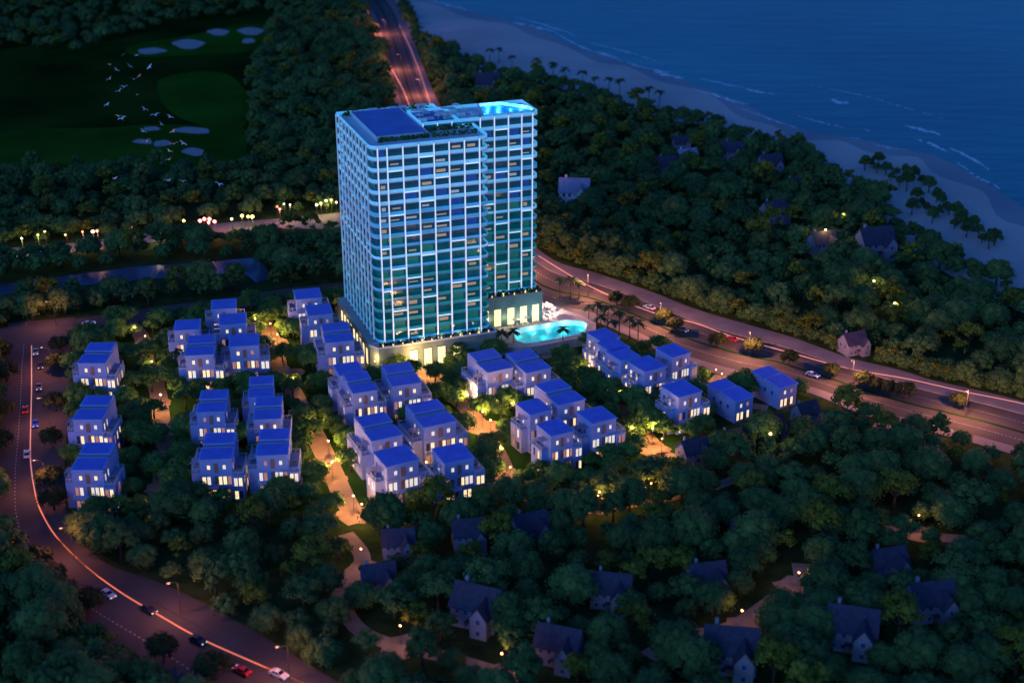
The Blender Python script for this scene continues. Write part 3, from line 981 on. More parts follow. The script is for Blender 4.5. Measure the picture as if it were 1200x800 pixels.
def make_villa(kind, seed):
    r = random.Random(seed)
    v = thing('villa', 'x', 'villa')
    W = 4.25
    H = 11.6
    dep = 14.0 if kind == 'double' else 8.6
    if kind == 'wide':
        W, dep = 5.2, 9.0
    wall = MB()
    wall.box(-W, W, 0, dep, 0, H)
    wall.build('wall', M['villa'], v)
    # floor bands
    bd = MB()
    for z in (3.75, 7.65):
        bd.ring([(-W - 0.12, -0.12), (W + 0.12, -0.12), (W + 0.12, dep + 0.1), (-W - 0.12, dep + 0.1)], [(-W + 0.05, 0.05), (W - 0.05, 0.05), (W - 0.05, dep - 0.05), (-W + 0.05, dep - 0.05)], z, z + 0.28)
    bd.build('floor_band', M['villa'], v)
    if kind == 'double':
        roof_panel(v, -W - 0.25, W + 0.25, -0.35, 6.1, H + 0.3, 0.0)
        MB().box(-W + 0.2, W - 0.2, 6.3, 7.5, H + 0.003, H + 0.5).build('roof_gutter', M['villa_grey'], v)
        MB().box(-W + 0.15, W - 0.15, 7.6, 14.0, H + 0.004, H + 0.55).build('attic', M['villa'], v)
        roof_panel(v, -W - 0.05, W + 0.05, 7.3, 13.6, H + 0.85, 0.0)
    else:
        roof_panel(v, -W - 0.25, W + 0.25, -0.35, dep + 0.2, H + 0.3, 0.0)
    # side wings with roof terraces
    for s, y0, y1, zt in ((1, -1.0, min(9.5, dep - 0.3), 7.3), (-1, 1.4, dep - 0.9, 7.3)):
        xa, xb = (W + 0.003, W + 2.9) if s > 0 else (-W - 2.6, -W - 0.003)
        wg = MB().box(xa, xb, y0, y1, 0, zt).build('side_wing', M['villa'], v)
        MB().box(xa + 0.15, xb - 0.15, y0 + 0.15, y1 - 0.15, zt + 0.002, zt + 0.05).build('terrace_floor', M['villa_grey'], wg)
        ex = xb - 0.1 if s > 0 else xa + 0.1
        ix = xa + 0.1 if s > 0 else xb - 0.1
        railing(v, [(ix, y0 + 0.1), (ex, y0 + 0.1), (ex, y1 - 0.1), (ix, y1 - 0.1)], zt + 0.05)
        # terrace doors, table
        side = math.pi / 2 if s > 0 else -math.pi / 2
        sx = W + 0.005 if s > 0 else -W - 0.005
        for yy in (y0 + 2.6, y0 + 5.2):
            put_window(v, 'tall', r.choice(['win_warm', 'win_pale', 'dark', 'win_dim']), sx, yy, zt + 0.1, side)
        MB().box(min(ix, ex) + 0.6, max(ix, ex) - 0.7, y0 + 3.4, y0 + 4.3, zt + 0.6, zt + 0.7).build('terrace_table', M['metal'], wg)
        ox = xb + 0.005 if s > 0 else xa - 0.005
        for yy in (y0 + 1.8, y0 + 4.4, y0 + 7.0):
            if yy < y1 - 0.8:
                put_window(v, 'tall', r.choice(['win_warm', 'win_dim', 'dark', 'win_pale']), ox, yy, 4.2, side)
                if r.random() < 0.7:
                    put_window(v, 'wide', r.choice(['win_dim', 'dark', 'win_warm']), ox, yy, 0.5, side)
        if s > 0:
            for xx in (W + 0.85, W + 2.1):
                put_window(v, 'tall', r.choice(['win_warm', 'win_pale', 'win_warm', 'win_dim']), xx, y0 - 0.005, 4.3)
                put_window(v, 'tall', r.choice(['win_warm', 'win_dim', 'dark']), xx, y0 - 0.005, 0.5)
        # pergola on the left wing
        if s < 0:
            pg = MB()
            for (qx, qy) in ((xa + 0.15, y0 + 0.2), (xa + 0.15, y0 + 3.0)):
                pg.box(qx - 0.07, qx + 0.07, qy - 0.07, qy + 0.07, zt + 0.05, zt + 2.7)
            for k in range(7):
                yy = y0 + 0.2 + 0.45 * k
                pg.box(xa, xb, yy - 0.05, yy + 0.05, zt + 2.7, zt + 2.85)
            pg.build('pergola', M['villa_grey'], v)
    # front windows
    t3 = ['win_pale', 'win_warm', 'win_dim', 'dark']
    put_window(v, 'small', r.choice(t3[:3]), -W * 0.45, -0.005, 8.8)
    put_window(v, 'small', r.choice(t3[:3]), W * 0.52, -0.005, 8.8)
    MB().box(-0.55, 0.55, -0.16, -0.004, 8.0, 10.6).build('clay_panel', M['villa_clay'], v)
    for xx in (-W + 0.9, -W + 2.15):
        put_window(v, 'tall', r.choice(t3[:3] if r.random() < 0.85 else ['dark']), xx, -0.005, 4.35)
    for xx in (0.9, 2.15, 3.4):
        put_window(v, 'tall', r.choice(['win_warm', 'win_warm', 'win_pale', 'win_dim']), xx, -0.005, 4.35)
    for xx in (-W + 0.9, -W + 2.15, -W + 3.4):
        put_window(v, 'tall', r.choice(['win_dim', 'win_warm', 'win_dim', 'dark']), xx, -0.005, 0.5)
    for xx in (1.6, 2.9):
        put_window(v, 'tall', r.choice(['win_dim', 'win_warm', 'dark']), xx, -0.005, 0.5)
    d = MB().box(-0.55, 0.55, -0.12, -0.005, 4.35, 6.9).build('balcony_door', M['villa_clay'], v)
    MB().box(0.36, 0.44, -0.17, -0.125, 5.4, 5.6).build('handle', M['metal'], d)
    # front balcony
    bl = MB().box(-W + 0.1, -W + 4.6, -1.3, -0.125, 3.76, 4.0).build('balcony', M['villa'], v)
    railing(v, [(-W + 0.15, -0.2), (-W + 0.15, -1.25), (-W + 4.55, -1.25), (-W + 4.55, -0.2)], 4.0)
    return v


# (roof front edge in the photograph: left x, y, right x, y) kind, angle in degrees, label
VILLAS = [
    (90, 425, 124, 425, 'double', 0, 'pale villa with twin blue roofs beside the left road, farthest of its row'),
    (84, 491, 120, 491, 'double', 0, 'pale villa with twin blue roofs beside the left road, middle of its row'),
    (82, 550, 121, 550, 'double', 0, 'pale villa with twin blue roofs nearest the bend of the left road'),
    (203, 387, 234, 385, 'single', 8, 'villa with one blue roof, back left corner of the estate by the north street'),
    (216, 417, 251, 414, 'double', 8, 'twin roofed villa just in front of the back left corner villa'),
    (247, 363, 277, 360, 'single', 10, 'villa with one blue roof touching the north street behind two lit villas'),
    (256, 381, 289, 378, 'single', 10, 'single roofed villa with lit windows, middle of the three beside the north street'),
    (268, 407, 304, 403, 'single', 10, 'single roofed villa with lit front windows left of the glowing ground patch'),
    (347, 352, 377, 347, 'single', 14, 'small roofed villa closest to the foot of the tower, end of its terrace'),
    (361, 371, 390, 366, 'single', 14, 'single roofed villa second along the terrace beside the tower'),
    (382, 403, 415, 397, 'double', 14, 'twin roofed villa with bright ground floor left of the tower podium'),
    (229, 483, 264, 481, 'double', 5, 'twin roofed villa with a dim front, behind another twin roofed villa left of centre'),
    (232, 538, 272, 537, 'double', 4, 'twin roofed villa with five lit windows at the wood edge left of centre'),
    (291, 466, 320, 463, 'double', 8, 'narrow twin roofed villa at the back of the stacked row left of centre'),
    (296, 492, 330, 489, 'double', 6, 'twin roofed villa sandwiched in the middle of the stacked row left of centre'),
    (299, 534, 338, 531, 'double', 5, 'twin roofed villa with a palm at its front, nearest of the stacked row'),
    (398, 441, 427, 435, 'single', 20, 'single roofed villa joined behind a twin roofed villa below the tower corner'),
    (414, 462, 442, 455, 'double', 20, 'twin roofed villa with a terrace on its left below the tower corner'),
    (459, 453, 494, 447, 'double', 18, 'twin roofed villa facing the lit podium entrance, nearest the tower front'),
    (435, 517, 472, 508, 'double', 25, 'large twin roofed villa with pale terrace wall in the middle of the estate'),
    (452, 547, 491, 537, 'single', 27, 'single roofed villa with dark middle windows at the wood edge, lower centre'),
    (496, 501, 535, 492, 'double', 25, 'twin roofed villa beside the glowing ground patch in the middle of the estate'),
    (520, 543, 556, 535, 'single', 24, 'single roofed villa with lit corner windows at the wood edge, lower centre right'),
    (571, 437, 601, 429, 'double', 26, 'twin roofed villa left of the pair below the pool'),
    (616, 437, 646, 430, 'double', 26, 'twin roofed villa right of the pair below the pool'),
    (654, 475, 686, 467, 'double', 28, 'twin roofed villa tucked behind three single roofed villas right of centre'),
    (622, 486, 646, 479, 'single', 30, 'single roofed villa with warm upper windows, left of three right of centre'),
    (646, 511, 672, 504, 'single', 28, 'single roofed villa with lit left flank, nearest of three right of centre'),
    (694, 497, 722, 488, 'single', 28, 'single roofed villa with bright corner windows, right of three right of centre'),
    (705, 400, 726, 394, 'single', 32, 'single roofed villa at the pool end of the terrace by the highway'),
    (716, 412, 738, 406, 'single', 32, 'single roofed villa in the middle of the terrace by the highway'),
    (728, 423, 750, 416, 'single', 32, 'single roofed villa at the near end of the terrace by the highway'),
    (788, 419, 809, 412, 'single', 33, 'tall single roofed villa standing alone against the highway pavement'),
    (756, 436, 781, 428, 'single', 32, 'single roofed villa with a dark glass terrace in front of the highway terrace'),
    (796, 466, 822, 457, 'single', 31, 'single roofed villa with lit left side at the right edge of the estate'),
]
BUNG = [(863, 471, 882, 463, 34, 'low villa with sloping blue roof and lit gable beside the highway trees'),
        (915, 455, 933, 448, 32, 'low pale villa with sloping blue roof, farthest right beside the highway')]

protos = {('double', i): make_villa('double', 31 + i) for i in range(4)}
protos.update({('single', i): make_villa('single', 51 + i) for i in range(4)})
used = set()
VPOS = []
for i, (x0, y0, x1, y1, kind, az, lab) in enumerate(VILLAS):
    a = at(x0, y0, 11.9)
    c = at(x1, y1, 11.9)
    cx, cy = (a[0] + c[0]) / 2, (a[1] + c[1]) / 2
    key = (kind, i % 4)
    o = protos[key] if key not in used else copy_tree(protos[key])
    used.add(key)
    o.location = (cx, cy, 0)
    o.rotation_euler = (0, 0, math.radians(az))
    w_real = math.hypot(c[0] - a[0], c[1] - a[1])
    sc = min(1.12, max(0.80, w_real / 9.0))
    o.scale = (sc, 1.0 if sc > 0.9 else 0.92, 1.0)
    tag(o, lab, 'villa', 'villas of the estate')
    dep = 14.0 if kind == 'double' else 8.6
    VPOS.append((cx, cy, math.radians(az), sc, dep))
for k, o in protos.items():
    if k not in used:
        for ch in list(o.children_recursive):
            bpy.data.objects.remove(ch)
        bpy.data.objects.remove(o)

for (x0, y0, x1, y1, az, lab) in BUNG:
    a, c = at(x0, y0, 7.0), at(x1, y1, 7.0)
    cx, cy = (a[0] + c[0]) / 2, (a[1] + c[1]) / 2
    v = thing('villa', lab, 'villa', (cx, cy, 0), math.radians(az), 'villas of the estate')
    wl_ = MB()
    wl_.box(-3.4, 3.4, 0, 12, 0, 6.6)
    wl_.build('wall', M['villa'], v)
    roof_panel(v, -3.7, 3.7, -0.4, 6.5, 7.0, 0.6)
    roof_panel(v, -3.7, 3.7, 7.2, 12.4, 7.3, 0.4)
    for xx in (-2.2, -0.7, 1.6):
        put_window(v, 'tall', 'win_warm', xx, -0.005, 0.6)
    put_window(v, 'small', 'win_pale', -1.2, -0.005, 4.4)
    put_window(v, 'small', 'win_dim', 1.3, -0.005, 4.4)
    for yy in (3, 6, 9):
        put_window(v, 'small', 'dark', -3.405, yy, 3.6, -math.pi / 2)
    MB().box(-0.1, 0.9, -0.1, -0.005, 0.02, 2.3).build('door', M['villa_clay'], v)
    VPOS.append((cx, cy, math.radians(az), 0.9, 12))

# garden walls: low white walls beside some villas
for k, (px0, px1, lab) in enumerate([((140, 568), (158, 570), 'low white garden wall right of the villa at the road bend'),
                                     ((571, 573), (594, 570), 'low white garden wall right of the lower centre villa'),
                                     ((728, 528), (752, 520), 'low white garden wall leading to the glowing gate right of centre'),
                                     ((338, 487), (352, 484), 'low white garden wall right of the stacked villa row'),
                                     ((142, 516), (158, 513), 'low white garden wall right of the middle roadside villa')]):
    a, c = at(*px0), at(*px1)
    wb = ribbon([a, c], 0.35, 0.0, 1.7)
    o = wb.build('garden_wall', M['villa'])
    tag(o, lab, 'wall', 'garden walls of the villas')

# ------------------------------------------------------------------ cottages in the wood
CW = [(0.9, 1.3)]


def gable(b_, x0, x1, y0, y1, z0, z1, axis, over=0.45, th=0.22):
    """gable roof slab; ridge along axis"""
    if axis == 'x':
        ym = (y0 + y1) / 2
        prof = [(y0 - over, z0 - over * (z1 - z0) / ((y1 - y0) / 2)), (ym, z1), (y1 + over, z0 - over * (z1 - z0) / ((y1 - y0) / 2))]
        lo = [(x0 - over, p[0], p[1]) for p in prof]
        hi = [(x1 + over, p[0], p[1]) for p in prof]
    else:
        xm = (x0 + x1) / 2
        prof = [(x0 - over, z0 - over * (z1 - z0) / ((x1 - x0) / 2)), (xm, z1), (x1 + over, z0 - over * (z1 - z0) / ((x1 - x0) / 2))]
        lo = [(p[0], y0 - over, p[1]) for p in prof]
        hi = [(p[0], y1 + over, p[1]) for p in prof]
    up = lambda p: (p[0], p[1], p[2] + th)
    for i in (0, 1):
        b_.face([lo[i], lo[i + 1], hi[i + 1], hi[i]])
        b_.face([up(lo[i]), up(hi[i]), up(hi[i + 1]), up(lo[i + 1])])
        b_.face([lo[i], up(lo[i]), up(lo[i + 1]), lo[i + 1]])
        b_.face([hi[i], hi[i + 1], up(hi[i + 1]), up(hi[i])])
    b_.face([lo[0], hi[0], up(hi[0]), up(lo[0])])
    b_.face([lo[2], up(lo[2]), up(hi[2]), hi[2]])


def gable_wall(b_, x0, x1, y0, y1, z0, zt, axis):
    b_.box(x0, x1, y0, y1, 0, z0)
    if axis == 'x':
        ym = (y0 + y1) / 2
        for x in (x0, x1):
            b_.face([(x, y0, z0), (x, y1, z0), (x, ym, zt)])
    else:
        xm = (x0 + x1) / 2
        for y in (y0, y1):
            b_.face([(x0, y, z0), (x1, y, z0), (xm, y, zt)])


def make_cottage(wallm, lit, seed, roofm='slate'):
    r = random.Random(seed)
    c = thing('cottage', 'x', 'cottage')
    w = MB()
    gable_wall(w, -5.0, 5.0, 0, 7.5, 5.2, 9.0, 'x')
    w.build('wall', M[wallm], c)
    rb = MB()
    gable(rb, -5.0, 5.0, 0, 7.5, 5.22, 9.02, 'x')
    ro = rb.build('roof', M[roofm], c)
    MB().box(-3.4, -2.7, 4.6, 5.3, 7.4, 9.9).build('chimney', M[wallm], ro)
    w2 = MB()
    gable_wall(w2, 0.6, 4.4, -2.6, -0.004, 5.0, 7.6, 'y')
    w2.build('gable_bay', M[wallm], c)
    r2 = MB()
    gable(r2, 0.6, 4.4, -2.6, 3.0, 5.03, 7.63, 'y', 0.35)
    r2.build('bay_roof', M[roofm], c)
    st = ['win_warm', 'win_dim'] if lit else ['dark']
    for (x, y, z, rz) in ((2.5, -2.605, 0.8, 0), (2.5, -2.605, 3.6, 0), (-3.4, -0.005, 0.8, 0), (-1.4, -0.005, 0.8, 0), (-3.4, -0.005, 3.5, 0), (-1.4, -0.005, 3.5, 0)):
        put_window(c, 'small', r.choice(st), x, y, z, rz)
    for yy in (2.2, 5.2):
        put_window(c, 'small', 'dark', -5.005, yy, 3.2, -math.pi / 2)
        put_window(c, 'small', 'dark', 5.005, yy, 3.2, math.pi / 2)
    d = MB().box(-0.5, 0.4, -0.08, -0.004, 0.02, 2.2).build('door', M['villa_clay'], c)
    MB().box(0.2, 0.28, -0.14, -0.084, 1.0, 1.15).build('handle', M['metal'], d)
    pr = MB()
    pr.box(-1.1, 0.55, -1.3, -0.09, 2.5, 2.65)
    pr.box(-1.05, -0.95, -1.25, -1.15, 0.02, 2.497)
    pr.build('porch', M['slate'], c)
    return c


cp = [make_cottage('cottage', False, 3), make_cottage('cottage_warm', False, 5), make_cottage('white', False, 8, 'pale_roof')]
COTT = [  # ground point below the roof centre, rotation, scale, prototype, label
    (468, 655, 8, 0.95, 0, 'dark slate roofed cottage just below the lower centre villa'),
    (446, 697, 14, 0.95, 0, 'dark slate roofed cottage with warm lit left gable beside a sandy lane'),
    (552, 645, 10, 1.0, 0, 'dark slate roofed cottage half behind trees left of the gabled pair'),
    (626, 637, 20, 1.0, 0, 'dark slate roofed cottage with white gable bay close under the villas'),
    (553, 738, -22, 1.3, 0, 'large dark slate roofed cottage with tall white gable bay, centre foreground'),
    (650, 782, -18, 1.15, 1, 'dark slate roofed cottage lowest in the centre foreground, cut by the edge'),
    (714, 715, -10, 1.1, 1, 'grey cottage with hazy pale front right of the large gabled cottage'),
    (832, 698, 12, 1.0, 0, 'dark slate roofed cottage with small lit gable before the sandy clearing'),
    (855, 792, -8, 1.35, 1, 'broad slate roofed cottage at the lower edge below the curving lane'),
    (995, 765, -15, 1.3, 1, 'pale walled cottage in the lower right corner wood'),
    (1045, 680, 15, 1.0, 1, 'grey roofed cottage under tall trees right of the clearing'),
    (818, 545, 25, 0.95, 0, 'dark roofed cottage directly below the rightmost lit villa'),
    (864, 532, 28, 0.9, 0, 'dark roofed cottage second from the estate corner toward the highway'),
    (910, 515, 30, 0.85, 0, 'dark roofed cottage third from the estate corner toward the highway'),
    (950, 497, 30, 0.85, 0, 'dark roofed cottage closest to the highway median trees'),
    (868, 640, -30, 0.8, 0, 'small bluish cottage mostly hidden in the wood right of centre'),
    (672, 242, -6, 1.25, 2, 'white gabled house with pale roof in the seaside wood just right of the tower'),
    (572, 112, 5, 1.3, 0, 'slate roofed house near the beach above the tower roof'),
    (783, 205, 10, 0.9, 1, 'pale house left of the white cluster in the seaside wood'),
    (858, 190, -10, 1.0, 1, 'pale house right of the white cluster in the seaside wood'),
    (808, 196, 20, 0.9, 2, 'small white house in the middle of the seaside cluster'),
    (912, 262, 25, 1.0, 0, 'slate roofed house deep in the seaside wood'),
    (968, 300, 20, 1.0, 1, 'house beside the golden lit tree in the seaside wood'),
    (1030, 304, 15, 1.3, 0, 'long slate roofed house near the palms of the beach'),
    (1005, 416, 25, 0.8, 1, 'pale roadside house on the sea side of the highway'),
    (905, 205, 12, 1.0, 0, 'dark house at the upper right of the seaside wood'),
    (935, 232, 12, 0.9, 0, 'dark house between the cluster and the beach palms'),
    (800, 178, 8, 0.8, 1, 'small house behind the seaside cluster'),
    (1095, 730, 10, 1.2, 1, 'slate roofed cottage farthest right in the lower wood'),
]
CPOS = []
usedc = set()
for i, (px, py, rz, sc, k, lab) in enumerate(COTT):
    o = cp[k] if k not in usedc else copy_tree(cp[k])
    usedc.add(k)
    gx, gy, _ = at(px, py)
    o.location = (gx, gy, 0)
    o.rotation_euler = (0, 0, math.radians(rz))
    sc *= 0.80 if py > 480 else 0.95
    o.scale = (sc, sc, sc)
    tag(o, lab, 'cottage' if py > 480 else 'house', 'slate roofed cottages in the woods')
    CPOS.append((gx, gy, sc, math.radians(rz), py))

# ------------------------------------------------------------------ trees
def leaf_crown(seed, lobes, radius, height, flat, n_leaf, leaf, core=True):
    """crown of leaf clumps: lobes over a dome, many small leaf faces on each, dark gaps between"""
    r = np.random.default_rng(seed)
    V, Fc = [], []
    cs = []
    for k in range(lobes):
        a = 2.399963 * k + r.uniform(-0.4, 0.4)
        rad = radius * 0.72 * math.sqrt((k + 0.3) / lobes)
        zz = height * (flat + (1 - flat) * (1 - (rad / radius) ** 2)) + r.uniform(-0.12, 0.12) * height
        s = radius * r.uniform(0.26, 0.42)
        cs.append((rad * math.cos(a), rad * math.sin(a), zz - s * 0.6, s))
    per = n_leaf // lobes
    for (cx, cy, cz, s) in cs:
        for _ in range(per):
            d = r.normal(size=3)
            d /= np.linalg.norm(d)
            if d[2] < -0.25:
                d[2] = -d[2] * 0.6
            c = np.array((cx, cy, cz)) + d * s * np.array((1, 1, 0.85)) * r.uniform(0.78, 1.12)
            nrm = d * 1.0 + r.normal(size=3) * 0.42 + np.array((0, 0, 0.25))
            nrm /= np.linalg.norm(nrm)
            t = np.cross(nrm, r.normal(size=3))
            t /= np.linalg.norm(t) + 1e-9
            u = np.cross(nrm, t)
            w = leaf * r.uniform(0.6, 1.3)
            b0 = len(V)
            V += [c + t * w, c + u * w * 0.6, c - t * w, c - u * w * 0.6]
            Fc.append((b0, b0 + 1, b0 + 2, b0 + 3))
    if core:
        for (cx, cy, cz, s) in cs:
            s2 = s * 0.80
            b0 = len(V)
            ring_ = 6
            V.append((cx, cy, cz + s2 * 0.8))
            for i in range(ring_):
                t = 2 * math.pi * i / ring_
                V.append((cx + s2 * math.cos(t) * 0.9, cy + s2 * math.sin(t) * 0.9, cz + s2 * 0.15))
            V.append((cx, cy, cz - s2 * 0.45))
            for i in range(ring_):
                j = (i + 1) % ring_
                Fc.append((b0, b0 + 1 + i, b0 + 1 + j))
                Fc.append((b0 + ring_ + 1, b0 + 1 + j, b0 + 1 + i))
    return np.array([tuple(v) for v in V], float), Fc


def dome_crown(seed, lobes, radius, z0, z1, n_leaf, leaf):
    """rounded crown: clumps over a dome from z0 up to z1, leaf faces on every clump, open seams between clumps"""
    r = np.random.default_rng(seed)
    V, Fc = [], []
    cs = []
    hh = (z1 - z0)
    for k in range(lobes):
        zz = 1.0 - (k + 0.5) / lobes * 1.18
        a = 2.399963 * k + r.uniform(-0.35, 0.35)
        q = math.sqrt(max(0.0, 1 - zz * zz))
        e = r.uniform(0.52, 0.74)
        sz = radius * r.uniform(0.30, 0.44)
        cs.append((radius * e * q * math.cos(a), radius * e * q * math.sin(a), z0 + hh * 0.36 + hh * 0.62 * e * zz * 0.86, sz))
    per = n_leaf // lobes
    mid = np.array((0, 0, z0 + hh * 0.3))
    for (cx, cy, cz, sz) in cs:
        cc = np.array((cx, cy, cz))
        out = cc - mid
        out /= np.linalg.norm(out)
        for _ in range(per):
            d = r.normal(size=3) + out * 0.8
            d /= np.linalg.norm(d)
            c = cc + d * sz * r.uniform(0.80, 1.15)
            nrm = d + r.normal(size=3) * 0.34 + np.array((0, 0, 0.42))
            nrm /= np.linalg.norm(nrm)
            t = np.cross(nrm, r.normal(size=3))
            t /= np.linalg.norm(t) + 1e-9
            u = np.cross(nrm, t)
            w = leaf * r.uniform(0.6, 1.35)
            b0 = len(V)
            V += [c + t * w, c + u * w * 0.62, c - t * w, c - u * w * 0.62]
            Fc.append((b0, b0 + 1, b0 + 2, b0 + 3))
    for (cx, cy, cz, sz) in cs:
        s2 = sz * 0.86
        b0 = len(V)
        V.append((cx, cy, cz + s2 * 0.92))
        for lv, (q, h_) in enumerate(((0.75, 0.55), (0.95, -0.1))):
            for i in range(6):
                t = 2 * math.pi * (i + lv * 0.5) / 6
                V.append((cx + s2 * q * math.cos(t), cy + s2 * q * math.sin(t), cz + s2 * h_))
        V.append((cx, cy, cz - s2 * 0.8))
        for i in range(6):
            j = (i + 1) % 6
            Fc.append((b0, b0 + 1 + i, b0 + 1 + j))
            Fc.append((b0 + 1 + i, b0 + 7 + i, b0 + 1 + j))
            Fc.append((b0 + 1 + j, b0 + 7 + i, b0 + 7 + j))
            Fc.append((b0 + 13, b0 + 7 + j, b0 + 7 + i))
    return np.array([tuple(v) for v in V], float), Fc


def to_mesh(name, V, Fc, m):
    me = bpy.data.meshes.new(name)
    me.from_pydata([tuple(v) for v in V], [], Fc)
    me.materials.append(m)
    me.update()
    return me


def trunk_mesh(h, r0, seed, limbs=4, spread=1.6, cr=3.0):
    r = random.Random(seed)
    b_ = MB()
    b_.tube([(0, 0, 0), (0.1, 0.05, h * 0.35), (0.05, -0.1, h * 0.72)], [r0 * 1.25, r0, r0 * 0.7], 7)
    for k in range(limbs):
        a = 2 * math.pi * k / limbs + r.uniform(-0.4, 0.4)
        b_.tube([(0.05, -0.05, h * 0.55), (spread * 0.5 * math.cos(a), spread * 0.5 * math.sin(a), h * 0.78), (spread * math.cos(a), spread * math.sin(a), h * 0.98)], [r0 * 0.55, r0 * 0.4, r0 * 0.15], 5)
    return b_.mesh('trunk', M['trunk'], True)


NV = 7
WOODM = ['leaf_wood', 'leaf_wood_dark', 'leaf_wood', 'leaf_wood_dark', 'leaf_wood_olive', 'leaf_wood', 'leaf_wood_dark']
wood_c = [dome_crown(100 + i, 26 + 2 * i, 4.9, 1.2, 8.4 + 0.5 * i, 1100, 0.30) for i in range(4)]
wood_c += [leaf_crown(120, 17, 4.6, 9.6, 0.42, 950, 0.34), leaf_crown(121, 20, 5.4, 8.2, 0.55, 1000, 0.30), dome_crown(122, 15, 3.7, 1.5, 10.8, 700, 0.34)]
wood_far = [dome_crown(200 + i, 17 + i, 4.9, 1.0, 8.2 + 0.5 * i, 330, 0.46) for i in range(4)]
wood_far += [leaf_crown(220, 14, 4.6, 9.6, 0.42, 300, 0.50), leaf_crown(221, 16, 5.4, 8.2, 0.55, 330, 0.46), dome_crown(222, 13, 3.7, 1.5, 10.8, 240, 0.46)]
wood_me = [to_mesh('crown', v, f, M[WOODM[i]]) for i, (v, f) in enumerate(wood_c)]
wood_tr = [trunk_mesh(5.6, 0.28, 60 + i, 4, 2.0) for i in range(3)]
umb_c = [dome_crown(300 + i, 18 + 2 * i, 3.9, 2.2, 6.3, 900, 0.27) if i % 3 else leaf_crown(320 + i, 16, 4.0, 6.2, 0.6, 850, 0.28) for i in range(NV)]
umb_me = [to_mesh('crown', v, f, M['leaf_villa']) for v, f in umb_c]
umb_tr = [trunk_mesh(5.0, 0.20, 80 + i, 5, 1.9) for i in range(3)]
road_me = [to_mesh('crown', v, f, M['leaf_warm']) for v, f in [dome_crown(330 + i, 20, 3.6, 1.7, 6.0, 800, 0.26) for i in range(2)]]


def inpoly(x, y, poly):
    c = False
    n_ = len(poly)
    j = n_ - 1
    for i in range(n_):
        xi, yi = poly[i]
        xj, yj = poly[j]
        if (yi > y) != (yj > y) and x < (xj - xi) * (y - yi) / (yj - yi) + xi:
            c = not c
        j = i
    return c


def strip_poly(a, b_):
    return [at(*p)[:2] for p in a] + [at(*p)[:2] for p in b_][::-1]


ROADS = [strip_poly(hw_up, hw_lo), strip_poly(lr_out, lr_in), strip_poly(market_top, market_bot), strip_poly(st_top, st_bot)]
LANES = []
for pxs, w in [([(150, 378), (166, 395), (172, 425), (184, 455), (189, 490), (193, 530), (189, 570), (185, 606)], 2.6),
               ([(300, 368), (318, 395), (326, 425), (348, 468), (372, 515), (388, 548), (402, 580), (420, 612)], 3.0),
               ([(548, 480), (566, 503), (585, 535), (598, 568)], 2.8), ([(398, 350), (415, 385), (440, 428)], 4.0),
               ([(655, 412), (690, 440), (725, 478), (752, 505), (772, 530), (790, 552)], 2.6), ([(478, 432), (515, 452)], 2.4),
               ([(405, 625), (425, 655), (400, 690), (410, 725), (440, 748), (500, 764), (560, 780), (620, 800)], 1.5),
               ([(760, 770), (800, 748), (860, 735), (915, 700), (942, 690), (940, 660)], 3.0), ([(650, 600), (700, 596), (765, 586)], 1.5),
               ([(1000, 610), (1040, 615), (1090, 628), (1150, 634), (1230, 650)], 1.5), ([(480, 432), (500, 440), (530, 437)], 3.5)]:
    LANES.append((np.array([p[:2] for p in smooth([at(*p) for p in pxs], 8)]), w))
CANAL = [at(*p)[:2] for p in [(-60, 338), (0, 332), (50, 325), (110, 317), (167, 310), (250, 305), (305, 300), (322, 326), (300, 335), (288, 325), (250, 325), (160, 332), (60, 342), (0, 350), (-60, 356)]]


def blocked(x, y, rad, village=False):
    for poly in ROADS:
        if inpoly(x, y, poly):
            return True
    for back in (0.0, 4.0, 8.0, 12.0):
        k = 1.0 + back / y
        if inpoly(x * k, y + back, CANAL) or (not village and back < 9 and (inpoly(x * k, y + back, ROADS[2]) or inpoly(x * k, y + back, ROADS[3]))):
            return True
    for pts, w in LANES:
        if np.min(np.hypot(pts[:, 0] - x, pts[:, 1] - y)) < (w * 0.40 if village else w + rad * 0.45):
            return True
    for (px, py, r_) in GLOW_PATCHES:
        qx, qy, _ = at(px, py)
        if math.hypot(x - qx, y - qy) < r_ * 0.75 + rad * 0.55 or (abs(x - qx * y / qy) < r_ * 0.8 and -r_ - 5.5 < y - qy < 0):
            return True
    # tower and terrace footprint in the tower's own axes
    dx, dy = x - T0[0], y - T0[1]
    u = dx * math.cos(T_AZ) + dy * math.sin(T_AZ)
    v = -dx * math.sin(T_AZ) + dy * math.cos(T_AZ)
    m_ = rad * 0.85
    if -9 - m_ < u < 58 + m_ and -3.2 - m_ < v < 46 + m_:
        return True
    if 5 < u < 20 and -12 < v < -2:
        return True
    if 35 - m_ < u < 75 + m_ and -7 - m_ - (6 if village else 0) < v < 31 + m_:
        return True
    for (vx, vy, a, sc, dep) in VPOS:
        ex, ey = x - vx, y - vy
        lu = ex * math.cos(a) + ey * math.sin(a)
        lv = -ex * math.sin(a) + ey * math.cos(a)
        front = 2.4 if village else 9.5
        mg = rad * (0.05 if village else 0.62)
        if -6.9 * sc - mg < lu < 7.2 * sc + mg and -front - mg < lv < dep + mg:
            return True
    for (cx_, cy_, sc, a, py) in CPOS:
        ex, ey = x - cx_, y - cy_
        if math.hypot(ex, ey - 3) < 5.4 * sc + rad * 0.45:
            return True
        if abs(ex - cx_ / cy_ * ey) < 4.6 * sc and (-8.0 if py > 480 else -13.0) * sc < ey < 0:
            return True
    return False


